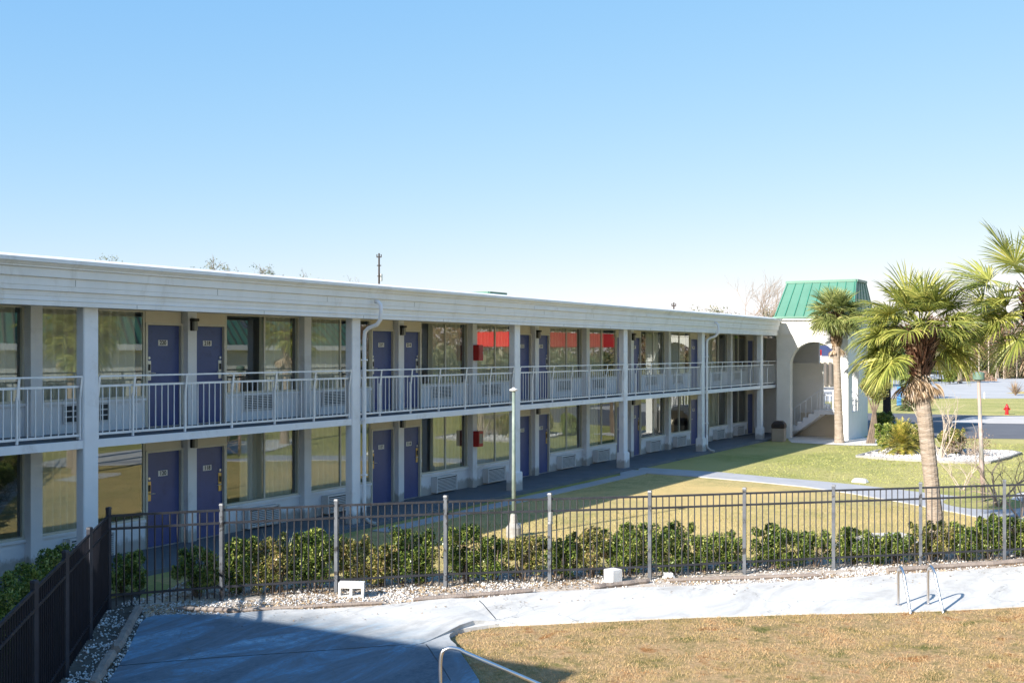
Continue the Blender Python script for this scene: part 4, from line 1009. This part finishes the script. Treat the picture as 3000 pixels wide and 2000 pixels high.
palm(2599, 64, 0, 2597, 4.3, .23, .2, 5.3, 34, 1.0, .95, 'dark trunked palm standing in shade behind the gravel island', 24, 'palm', .7, (4.0,5.2), (-.9,1.3), bark='darkbark', nl=26, w=.03, skirt=10)
palm(2812, 150, 0, 2812, 3.4, .3, .22, 4.3, 26, 1.1, 1.1, 'small yellowish palm in front of the far woods left of the lamp head', 25, 'palmnear', .5, (3.3,4.2), (-.7,1.3), nl=18, w=.05, skirt=8)
palm(2675, 100, 0, 2675, 1.6, .3, .25, 2.3, 24, .9, .95, 'short shaggy palm by the far road behind the large palm trunk', 26, 'palm', .6, (1.5,2.2), (-.8,1.3), nl=18, w=.05, skirt=10)
palm(0, 0, 0, 0, 4.6, .2, .17, 5.6, 34, 1.0, .9, 'palm on the lawn mirrored in the left hand window panes', 27, 'palmnear', .55, (4.5,5.5), xy=(29.0,.5), nl=28, w=.024)
palm(0, 0, 0, 0, 4.2, .2, .17, 5.2, 30, 1.0, .9, 'palm beside the lobby mirrored in the middle window panes', 28, 'palmnear', .55, (4.0,5.0), xy=(39.0,2.0), nl=26, w=.026)
# ---- leafy shrubs
def leaves(rng, n, fn, size, flat=.0):
    "n leaf quads at points given by fn(rng, n)"
    C = fn(rng, n); n = len(C)
    a = rng.normal(size=(n,3)); a /= np.linalg.norm(a,axis=1)[:,None]; b = rng.normal(size=(n,3)); b -= a*(a*b).sum(1)[:,None]; b /= np.linalg.norm(b,axis=1)[:,None]
    s = size*rng.uniform(.6,1.3,n)[:,None]
    V = np.stack([C-a*s, C+b*s*.42, C+a*s, C-b*s*.42], 1).reshape(-1,3); F = np.arange(4*n).reshape(-1,4)
    return V, F
def shrub(x, y, w, d, h, lab, seed, mat='shrub', dens=1.0, group='clipped shrubs of the hedge behind the fence', rot=0, leaf=.026, stems=7, z0=0.0, name='shrub', cat='shrub', top_irr=.16, bare_low=.03):
    rng = np.random.default_rng(seed)
    t = thing(name, (x,y,z0), lab, cat, group)
    ncl = int(30*dens*max(.6,w*h)); n = int(9500*dens*(w*d*h)**.5*max(1,h))
    cl = []
    for i in range(ncl+14):
        a = rng.uniform(0,6.28); r = math.sqrt(rng.uniform(0,1)); 
        zz = bare_low*h+(h*(1-bare_low)-.06)*rng.uniform(.1,1)**.75
        prof_ = .72+.28*math.sin(min(1,zz/h)*2.4)
        cl.append((math.cos(a)*r*w/2*prof_*.86, math.sin(a)*r*d/2*prof_*.86, zz+rng.normal(0,top_irr*.25), rng.uniform(.09,.19)*min(1.3,max(.7,h))))
    for i in range(9):
        cl.append((rng.uniform(-w/2,w/2)*.8, rng.uniform(-d/2,d/2)*.7, h*(1+rng.uniform(-.08,top_irr*.55)), rng.uniform(.05,.1)))
    cl = np.array(cl)
    def fn(rng, n):
        k = rng.integers(0,len(cl),n); q = rng.normal(size=(n,3)); q /= np.linalg.norm(q,axis=1)[:,None]; q *= (rng.uniform(.35,1,n)**.6)[:,None]
        P_ = cl[k,:3]+q*cl[k,3:4]*np.array([1,1,1.15]); P_ = P_[P_[:,2] > .03]
        ca, sa = math.cos(rot), math.sin(rot)
        return np.stack([x+P_[:,0]*ca-P_[:,1]*sa, y+P_[:,0]*sa+P_[:,1]*ca, z0+P_[:,2]],1)
    V, F = leaves(rng, n, fn, leaf)
    np_mesh('foliage', V, F, M[mat], t, origin=(x,y,z0))
    g = MB()
    for i in range(stems):
        a = rng.uniform(0,6.28); r = rng.uniform(.1,.42)
        ex_, ey_ = math.cos(a)*w*r, math.sin(a)*d*r; ca, sa = math.cos(rot), math.sin(rot)
        ex_, ey_ = ex_*ca-ey_*sa, ex_*sa+ey_*ca
        g.tube([(x+ex_*.3,y+ey_*.3,z0),(x+ex_*.7,y+ey_*.7,z0+h*.4),(x+ex_,y+ey_,z0+h*.85)], [.014,.010,.005], 5)
    g.build('stem', M['bark2'], t)
    return t
ordn = ['first','second','third','fourth','fifth','sixth','seventh','eighth','ninth','tenth','eleventh','twelfth','thirteenth','fourteenth','fifteenth','sixteenth','seventeenth','eighteenth','nineteenth','twentieth','twenty first','twenty second','twenty third','twenty fourth','twenty fifth','twenty sixth','twenty seventh','twenty eighth']
hedge = [(525,640,1625,.8,0),(662,745,1590,1,0),(745,850,1592,1,1),(850,985,1570,1.15,0),(992,1085,1588,.6,1),(1085,1148,1610,.45,1),(1148,1200,1570,1,0),(1200,1268,1572,1,0),(1310,1405,1556,1.1,0),(1405,1480,1588,.75,0),(1480,1592,1582,.75,1),(1600,1680,1588,1,0),(1680,1775,1568,.9,1),(1775,1900,1552,1.1,0),(1908,2038,1552,1.15,0),(2040,2074,1586,.5,0),(2080,2172,1575,1,0),(2205,2325,1553,1.15,0),(2325,2440,1572,1,0),(2458,2550,1558,1.1,0),(2550,2584,1580,.6,0),(2584,2667,1576,1,0),(2670,2785,1542,1.1,1),(2785,2850,1548,1,0),(2850,2936,1527,1.1,0),(2945,3030,1530,1.1,0),(3030,3120,1524,1.0,0)]
adj = ['full green','dense green','mixed green and yellow','tall dark green','thin browning','sparse browning']
rotF = math.atan2(posts[8][1]-posts[0][1], posts[8][0]-posts[0][0])
for i, (a, b, yt_, dn, mixed) in enumerate(hedge):
    c = (a+b)/2; D_ = fenceD(c)+.42+.06*math.sin(i*2.1); x, y = at(c, D_); wd = (b-a)*D_/FPX*1.32; h = min(1.15, max(.45, zat(yt_, D_)))
    kindw = 'thin browning' if dn < .7 else ('mottled green and tan' if mixed else ('tall dense green' if h > .95 else 'glossy green'))
    shrub(x, y, max(.3,wd), .56, h, f'{kindw} hedge shrub, {ordn[i]} from the left behind the pool fence', 100+i, 'shrubbrown' if mixed else 'shrub', max(.85,dn)*1.3, rot=rotF)
# two shrubs in the shaded left corner and one behind the corner post
for i, (px, D_, w_, h_) in enumerate(((370,19.3,.9,.62),(60,16.6,1.6,.85),(-60,14.0,1.6,.8),(170,18.4,1.3,.85))):
    x, y = at(px, D_)
    shrub(x, y, w_, .7, h_, ['dark shaded shrub just right of the fence corner post','dark shaded hedge shrub at the far left beyond the side fence','dark shaded hedge shrub cut by the left picture edge','dark shaded hedge shrub between side fence and second window'][i], 150+i, 'shrub', 1.1, group='shaded shrubs by the side fence', rot=.7)
# spiky grass plant in the hedge
def spiky(x, y, n, L, w, lab, seed, mat, z0=0, name='yucca', cat='plant', up=(.2,1.45), droop=.25):
    rng = np.random.default_rng(seed); t = thing(name, (x,y,z0), lab, cat); V, F = [], []
    for i in range(n):
        a = rng.uniform(0,6.28); e = rng.uniform(*up); d = np.array([math.cos(a)*math.cos(e), math.sin(a)*math.cos(e), math.sin(e)]); s = np.array([-math.sin(a),math.cos(a),0])
        q = np.array([x,y,z0+.03]); l = L*rng.uniform(.6,1.1); N = 4; k = len(V)
        for j in range(N+1):
            u = j/N; ww = w*(1-u)**.7+.001; V += [q-s*ww, q+s*ww]; d = d+np.array([0,0,-droop/N]); d /= np.linalg.norm(d); q = q+d*l/N
        for j in range(N): F.append((k+2*j,k+2*j+1,k+2*j+3,k+2*j+2))
    np_mesh('leaves', np.array(V), np.array(F), M[mat], t, origin=(x,y,z0)); 
    g = MB(); g._lathe((x,y,z0), [(.06,0),(.05,.08),(.02,.12)], 8); g.build('stem', M['boots'], t)
    return t
x, y = at(822, fenceD(822)+.45); spiky(x, y, 16, 1.0, .016, 'pale strap leaved plant poking out of the hedge near the third post', 31, 'yucca', up=(1.0,1.5))
# ---- pinnate sago palms
def sago(px, D, n, L, lab, seed, mat, h0=.15, lw=.012, nl=26, up=(-.35,1.35)):
    rng = np.random.default_rng(seed); x, y = at(px, D); t = thing('sago_palm', (x,y,0), lab, 'sago palm'); V, F = [], []
    for i in range(n):
        a = i*2.39996+rng.normal(0,.1); k = i/n; e = up[1]+(up[0]-up[1])*k; d = np.array([math.cos(a)*math.cos(e), math.sin(a)*math.cos(e), math.sin(e)]); s = np.array([-math.sin(a),math.cos(a),0])
        q = np.array([x,y,h0+.1*(1-k)]); l = L*rng.uniform(.85,1.1); N = nl; prev = q.copy()
        for j in range(1,N+1):
            u = j/N; d = d+np.array([0,0,-.9/N*(.3+u)]); d /= np.linalg.norm(d); q = prev+d*l/N
            kk = len(V); V += [prev-s*.008, prev+s*.008, q+s*.008, q-s*.008]; F.append((kk,kk+1,kk+2,kk+3))
            if u > .12:
                up_ = np.cross(s, d); ll = L*.2*math.sin(min(1,u*1.02)*math.pi*.93+.12)+.02
                for sg in (-1,1):
                    tip = q+s*sg*ll*.85+d*ll*.55+up_*ll*.3*(-1 if up_[2] < 0 else 1); b = np.array(d)*lw
                    kk = len(V); V += [q-b, q+b, tip+b*.2, tip-b*.2]; F.append((kk,kk+1,kk+2,kk+3))
            prev = q
    np_mesh('fronds', np.array(V), np.array(F), M[mat], t, origin=(x,y,0))
    g = MB(); g._lathe((x,y,0), [(.14,0),(.17,.1),(.14,.2),(.05,.28)], 12); g.build('trunk', M['boots'], t); return t
sago(2640, 45.5, 64, 1.0, 'large yellow green sago palm in the gravel island', 41, 'sago', .38, .026, 15, (-.6,1.45))
sago(2668, 80, 46, 1.35, 'dark green cycad beyond the driveway left of the palm trunk', 42, 'cycad', .3, .04, 14)
def at_sh(px, D, w, d, h, lab, seed, mat='shrub', **k): 
    x, y = at(px, D); return shrub(x, y, w, d, h, lab, seed, mat, group='rounded garden shrubs near the gravel island', leaf=.045, **k)
at_sh(2598, 48.5, 1.1, 1.0, .95, 'rounded dark green shrub left behind the sago palm', 51, dens=1.4)
at_sh(2678, 47.5, 1.2, 1.0, 1.0, 'rounded yellow green shrub right behind the sago palm', 52, 'shrubbrown', dens=1.4)
at_sh(2585, 57, 1.7, 1.2, 1.0, 'dark shaded shrub at the foot of the dark trunked palm', 53, dens=1.2)
at_sh(2790, 46, 1.6, 1.0, .9, 'yellowing shrub behind the bare crape myrtle', 54, 'shrubbrown', dens=1.0)
at_sh(2781, 147, 2.6, 2, 1.7, 'round green shrub beside the small far palm', 55, dens=.8)
x, y = at(2645, 47.3); spiky(x, y, 70, .62, .022, 'grey green yucca rising behind the sago palm', 56, 'yucca', z0=.7, up=(.3,1.5))
x, y = at(2975, 108); spiky(x, y, 120, 1.5, .03, 'tuft of tall brown ornamental grass at the road verge', 57, 'dead', name='ornamental_grass', up=(.7,1.5))
# ---- branching trees and bare shrubs
def branches(g, p, d, L, r, depth, rng, tips, split=3, spread=.6, grav=0., n=5):
    N = 3; pts = [tuple(p)]; rad = [r]; q = Vector(p); dd = Vector(d).normalized()
    for i in range(N):
        dd = (dd+Vector((rng.gauss(0,.12),rng.gauss(0,.12),rng.gauss(0,.08)+grav))).normalized(); q = q+dd*L/N
        pts.append(tuple(q)); rad.append(r*(1-.35*(i+1)/N))
    g.tube(pts, rad, n if depth > 1 else 4, caps=False)
    if depth <= 0: tips.append(tuple(q)); return
    for i in range(split):
        a = rng.uniform(0,6.28); o = dd.orthogonal().normalized(); o2 = dd.cross(o); s = spread*rng.uniform(.6,1.3)
        nd = dd*math.cos(s)+(o*math.cos(a)+o2*math.sin(a))*math.sin(s)
        st = q if i < split-1 else Vector(pts[2])
        branches(g, st, nd, L*rng.uniform(.6,.85), r*.6, depth-1, rng, tips, split, spread, grav, n)
def baretree(x, y, stems, L, r, depth, lab, seed, mat='twig', name='bare_tree', cat='tree', split=3, spread=.5, lean=.35, leaf=None, leafn=0, leafsize=.04, group=None, z0=0, leafr=.2):
    rng = random.Random(seed); t = thing(name, (x,y,z0), lab, cat, group); g = MB(); tips = []
    for i in range(stems):
        a = 6.28*i/stems+rng.uniform(-.5,.5)
        branches(g, (x+.04*math.cos(a),y+.04*math.sin(a),z0), (math.cos(a)*lean,math.sin(a)*lean,1), L*rng.uniform(.8,1.1), r, depth, rng, tips, split, spread)
    g.build('branches' if not leaf else 'trunk', M[mat], t)
    if leaf:
        rg = np.random.default_rng(seed); T_ = np.array(tips)
        fn = lambda rg, n: T_[rg.integers(0,len(T_),n)]+rg.normal(0,leafr,(n,3))
        V, F = leaves(rg, leafn, fn, leafsize); np_mesh('crown', V, F, M[leaf], t, origin=(x,y,z0))
    return t
x, y = at(2757, 44); baretree(x, y, 7, 1.05, .028, 3, 'bare pale stemmed crape myrtle beside the large palm trunk', 61, 'paletwig', split=2, spread=.3, lean=.22)
x, y = at(2925, 30.2); baretree(x, y, 4, .75, .03, 5, 'low bare spreading tree behind the fence at the right edge', 62, 'twig', split=2, spread=.6, lean=.7)
x, y = at(2990, 28.2); baretree(x, y, 3, .7, .03, 4, 'dark bare shrub cut off by the right picture edge', 63, 'twig', split=2, spread=.55, lean=.7)
x, y = at(2835, 45); baretree(x, y, 26, .42, .012, 3, 'twiggy reddish brown shrub on the gravel island', 64, 'paletwig', name='bare_shrub', cat='shrub', split=2, spread=.6, lean=1.3, leaf='deadred', leafn=900, leafsize=.035, leafr=.12)
x, y = at(2820, 34); baretree(x, y, 5, .7, .018, 3, 'bare fan of thin twigs on the lawn behind the path', 65, 'paletwig', name='bare_shrub', cat='shrub', split=2, spread=.5, lean=.6)
# small pruned tree by the tower
x, y = W(2545,1299)
t = thing('small_tree', (x,y,0), 'small pruned tree with rounded mottled crown beside the stair tower', 'tree')
D_ = FPX*EYE/(1299-HZ); g = MB(); cz = zat(1130, D_); cxx, cyy = at(2563, D_)
for i, (dx, ex_) in enumerate(((0,.3),(.1,-.1),(-.08,.1),(.14,.4))):
    bx, by = at(2541+i*6, D_); mx, my = at(2552+i*5, D_); ex2, ey2 = at(2562+(i-1.5)*16, D_)
    g.tube([(bx,by,0),(mx,my,.8),(at(2558+i*2,D_)[0],at(2558+i*2,D_)[1],1.4),(ex2,ey2,2.3)], [.07,.055,.045,.02], 7)
g.build('trunk', M['bark2'], t)
rg = np.random.default_rng(66); q = rg.normal(size=(60,3)); q /= np.linalg.norm(q,axis=1)[:,None]; cc = q*(rg.uniform(.2,1,60)**.5)[:,None]*np.array([.62,.62,.62])+np.array([cxx,cyy,cz])
V, F = leaves(rg, 11000, lambda r, n: cc[r.integers(0,60,n)]+r.normal(0,.09,(n,3)), .036); np_mesh('crown', V, F, M['treeleaf'], t, origin=(x,y,0))
# trees rising behind the motel roof
bt = [(325,757,62,'treeleaf',1.3,'sparse tree top above the far left of the motel roof'),(600,795,70,'treeleaf',1.2,'small tree tip just left of the bare topped tree above the roof'),(640,768,66,'treeleaf',2.2,'open bare topped tree above the roof over room 218'),(775,787,66,'treeleaf',1.4,'ragged green tree tip above the roof left of the downspout'),(888,810,70,'treeleaf',1.2,'low dark tree tip above the roof near the first downspout'),(1030,822,90,'twig',1.5,'faint bare tree tip left of the tall utility pole')]
for i, (px, yt_, D_, mt, w_, lab) in enumerate(bt):
    x, y = at(px, D_); zt_ = zat(yt_-12, D_)
    t = thing('tree', (x,y,0), lab, 'tree', 'trees behind the motel'); g = MB(); rng = random.Random(200+i); tips = []
    g.tube([(x,y,0),(x+.1,y,zt_*.45),(x,y,zt_*.75)], [.22,.17,.12], 8, caps=False)
    for k in range(5):
        a = k*1.3; branches(g, (x,y,zt_*.74), (math.cos(a)*.5,math.sin(a)*.5,1), zt_*.11, .05, 3, rng, tips, 2, .5, n=4)
    g.build('trunk', M['bark2'], t); T_ = np.array(tips); rg = np.random.default_rng(300+i)
    mz = T_[:,2].max(); T_[:,2] += zt_-mz-.1
    V, F = leaves(rg, 520 if mt != 'twig' else 60, lambda r, n: T_[r.integers(0,len(T_),n)]+r.normal(0,.11,(n,3)), .055); np_mesh('crown', V, F, M['farleaf'], t, origin=(x,y,0))
# individual far trees beside and behind the tower
ft = [(2040,904,115,'farleaf',2.4),(2090,898,118,'farleaf',2.8),(2150,900,120,'farleaf',3.0),(2215,905,122,'rust',3.2),(2262,893,118,'farleaf',3.4),(2430,1000,190,'farleaf',3),(2530,900,130,'farleaf',4.2),(2580,890,140,'farleaf',4.6),(2655,905,150,'farleaf',5),(2716,945,165,'farleaf',4),(2768,955,170,'farleaf',4.5),(2840,940,185,'rust',4.6),(2895,950,180,'rust',4.6),(2945,960,175,'rust',4.2),(2990,955,180,'farleaf',4.4),(3040,950,180,'rust',4.4)]
fl_names = ['low green far tree over the roof near the second downspout','round green far tree left of the bare tree top','green far tree directly behind the bare tree top','rusty brown far tree left of the green tower roof','green far tree touching the green tower roof','green far tree seen through the stair arch','green far tree right of the tower roof','taller green far tree behind the dark trunked palm','green far tree behind the left fans of the large palm','dark far tree right behind the large palm','dark green far tree left of the small far palm','rusty brown far tree behind the drum lamp head','orange brown far tree right of the drum lamp','dull brown far tree above the ornamental grass','olive far tree near the right picture edge','brown far tree at the right picture edge']
for i, (px, yt_, D_, mt, w_) in enumerate(ft):
    x, y = at(px, D_); zt_ = zat(yt_, D_); zt_ = max(zt_, 4); t = thing('tree', (x,y,0), fl_names[i], 'tree', 'far trees at the edge of the grounds')
    rg = np.random.default_rng(400+i); g = MB(); g.tube([(x,y,0),(x,y,zt_*.8)], [.13,.06], 6)
    nc = 46; cc = []
    for k in range(nc):
        a = rg.uniform(0,6.28); z = zt_*rg.uniform(.04,.93); r = w_/2*math.sin(min(1,(z/zt_))*2.7+.25)*math.sqrt(rg.uniform(0,1)); cc.append((x+math.cos(a)*r,y+math.sin(a)*r,z))
        if k%4 == 0: g.tube([(x,y,z*.75),cc[-1]], [.06,.02], 4, caps=False)
    g.build('trunk', M['bark2'], t); cc = np.array(cc)
    V, F = leaves(rg, 4200 if mt == 'farleaf' else 2600, lambda r, n: cc[r.integers(0,nc,n)]+r.normal(0,.34,(n,3)), .12 if mt == 'farleaf' else .09)
    np_mesh('crown', V, F, M[mt], t, origin=(x,y,0))
for i, (px, yt_, D_, lab) in enumerate(((2188,868,112,'tall leafless tree above the roof left of the green tower roof'),(2150,885,114,'thin leafless tree left of the tall leafless one'),(2800,930,172,'tall pale leafless trunk behind the small far palm'),(2925,930,178,'thin leafless tree in the brown woods'))):
    x, y = at(px, D_); zt_ = zat(yt_, D_); t = thing('bare_tree', (x,y,0), lab, 'tree', 'leafless far trees'); g = MB(); tips = []; rng = random.Random(500+i)
    branches(g, (x,y,0), (0,0,1), zt_*.42, .12, 5, rng, tips, 3, .42, n=4); g.build('branches', M['twig'], t)
# woods as one mass behind them, and around the rest of the grounds
def woods(name, pts, n, h, mat, seed, size=.35, depth=10):
    rg = np.random.default_rng(seed); P_ = np.array(pts, dtype=float); k = rg.integers(0,len(P_)-1,n); u = rg.uniform(0,1,n)[:,None]
    C = P_[k]*(1-u)+P_[k+1]*u; d = P_[k+1]-P_[k]; d /= np.linalg.norm(d,axis=1)[:,None]; nn = np.stack([-d[:,1],d[:,0]],1); C = C+nn*rg.uniform(0,depth,n)[:,None]
    hh = h*(.72+.16*np.sin(C[:,0]*.31)+.12*np.sin(C[:,1]*.53+1)+.1*np.sin((C[:,0]+C[:,1])*1.3))
    Z = hh*rg.uniform(0,1,n)**.8
    Q = np.stack([C[:,0],C[:,1],Z],1)
    V, F = leaves(rg, n, lambda r, m: Q, size); o = np_mesh(name, V, F, M[mat]); o['kind'] = 'stuff'; return o
woods('woods', [at(2450,200),at(2700,195),at(3100,190),at(3500,185)], 75000, 9.8, 'rust', 71, .34)
woods('undergrowth', [at(2600,182),at(3100,176),at(3400,170)], 26000, 3.4, 'farleaf', 72, .24, 6)
woods('tree_belt', [at(1900,150),at(2250,160),at(2480,170)], 12000, 7.6, 'farleaf', 73, .28)
woods('mirrored_woods', [(70,-60),(120,-75),(200,-80),(280,-70),(330,-30)], 26000, 13, 'rust', 74, .5)
woods('mirrored_trees', [(62,-12),(80,-20),(110,-24)], 12000, 4.7, 'farleaf', 75, .3)
# tall thin pine trunks in front of the far woods
rr = random.Random(9)
for i in range(9):
    px = [2737,2763,2808,2845,2868,2896,2918,2941,2979][i]; D_ = 168+i; x, y = at(px, D_); h = [9.5,8.5,8.8,6.0,5.4,6.6,4.6,5.2,6.4][i]
    g = MB(); g.tube([(x,y,0),(x+rr.uniform(-.3,.3),y,h)], [.09,.05], 6)
    t = thing('pine_trunk', (x,y,0), f'slim pale trunk in front of the far woods, {ordn[i]} from the left', 'tree trunk', 'slim pale trunks before the woods'); g.build('trunk', M['paletwig'], t)
    g = MB()
    for k in range(5): a = rr.uniform(0,6.28); z = h*rr.uniform(.45,.98); g.tube([(x,y,z),(x+math.cos(a)*.8,y+math.sin(a)*.8,z+.4)], [.03,.012], 4)
    g.build('limb', M['paletwig'], t)
# ================================================================ LIGHT, SKY, CAMERA
sd = Vector((-1.9, .46, 1.0)).normalized()
sun = bpy.data.lights.new('sun', 'SUN'); sun.energy = 3.9; sun.angle = math.radians(.53); sun.color = (1, .95, .87)
so = bpy.data.objects.new('sun', sun); COL.objects.link(so); so.rotation_euler = (-sd).to_track_quat('-Z', 'Y').to_euler()
so.location = (0,0,60)
w = bpy.data.worlds.new('World'); S.world = w; w.use_nodes = True; nt = w.node_tree; nt.nodes.clear()
out = nt.nodes.new('ShaderNodeOutputWorld'); bg = nt.nodes.new('ShaderNodeBackground'); sky = nt.nodes.new('ShaderNodeTexSky')
sky.sky_type = 'NISHITA'; sky.sun_disc = False; sky.sun_elevation = math.asin(sd.z); sky.sun_rotation = math.atan2(sd.x, sd.y)
sky.altitude = 30; sky.air_density = .66; sky.dust_density = .45; sky.ozone_density = 1.5
bg.inputs[1].default_value = .10
# soften the sky's contrast channel by channel (pale winter sky)
sep = nt.nodes.new('ShaderNodeSeparateColor'); cmb = nt.nodes.new('ShaderNodeCombineColor'); nt.links.new(sky.outputs[0], sep.inputs[0])
for i, (g_, s_) in enumerate(((.86,.62),(.46,.43),(.12,.385))):
    a_ = nt.nodes.new('ShaderNodeMath'); a_.operation = 'MULTIPLY'; a_.inputs[1].default_value = .1; nt.links.new(sep.outputs[i], a_.inputs[0])
    b_ = nt.nodes.new('ShaderNodeMath'); b_.operation = 'POWER'; b_.inputs[1].default_value = g_; nt.links.new(a_.outputs[0], b_.inputs[0])
    c_ = nt.nodes.new('ShaderNodeMath'); c_.operation = 'MULTIPLY'; c_.inputs[1].default_value = 10*s_; nt.links.new(b_.outputs[0], c_.inputs[0])
    nt.links.new(c_.outputs[0], cmb.inputs[i])
nt.links.new(cmb.outputs[0], bg.inputs[0]); nt.links.new(bg.outputs[0], out.inputs[0])
cam = bpy.data.cameras.new('camera'); co = bpy.data.objects.new('camera', cam); COL.objects.link(co)
cam.sensor_width = 36; cam.lens = FPX/3000*36; cam.shift_y = (HZ-1000)/3000; cam.clip_end = 5000; cam.clip_start = .1
co.location = (0,0,EYE); co.rotation_euler = (math.pi/2, 0, TH-math.pi/2)
S.camera = co
S.view_settings.view_transform = 'Standard'; S.view_settings.look = 'None'; S.view_settings.exposure = 1.5; S.view_settings.gamma = 1
S.cycles.use_denoising = True; S.cycles.max_bounces = 6; S.cycles.transparent_max_bounces = 12; S.cycles.glossy_bounces = 4; S.cycles.diffuse_bounces = 3
S.cycles.caustics_reflective = False; S.cycles.caustics_refractive = False
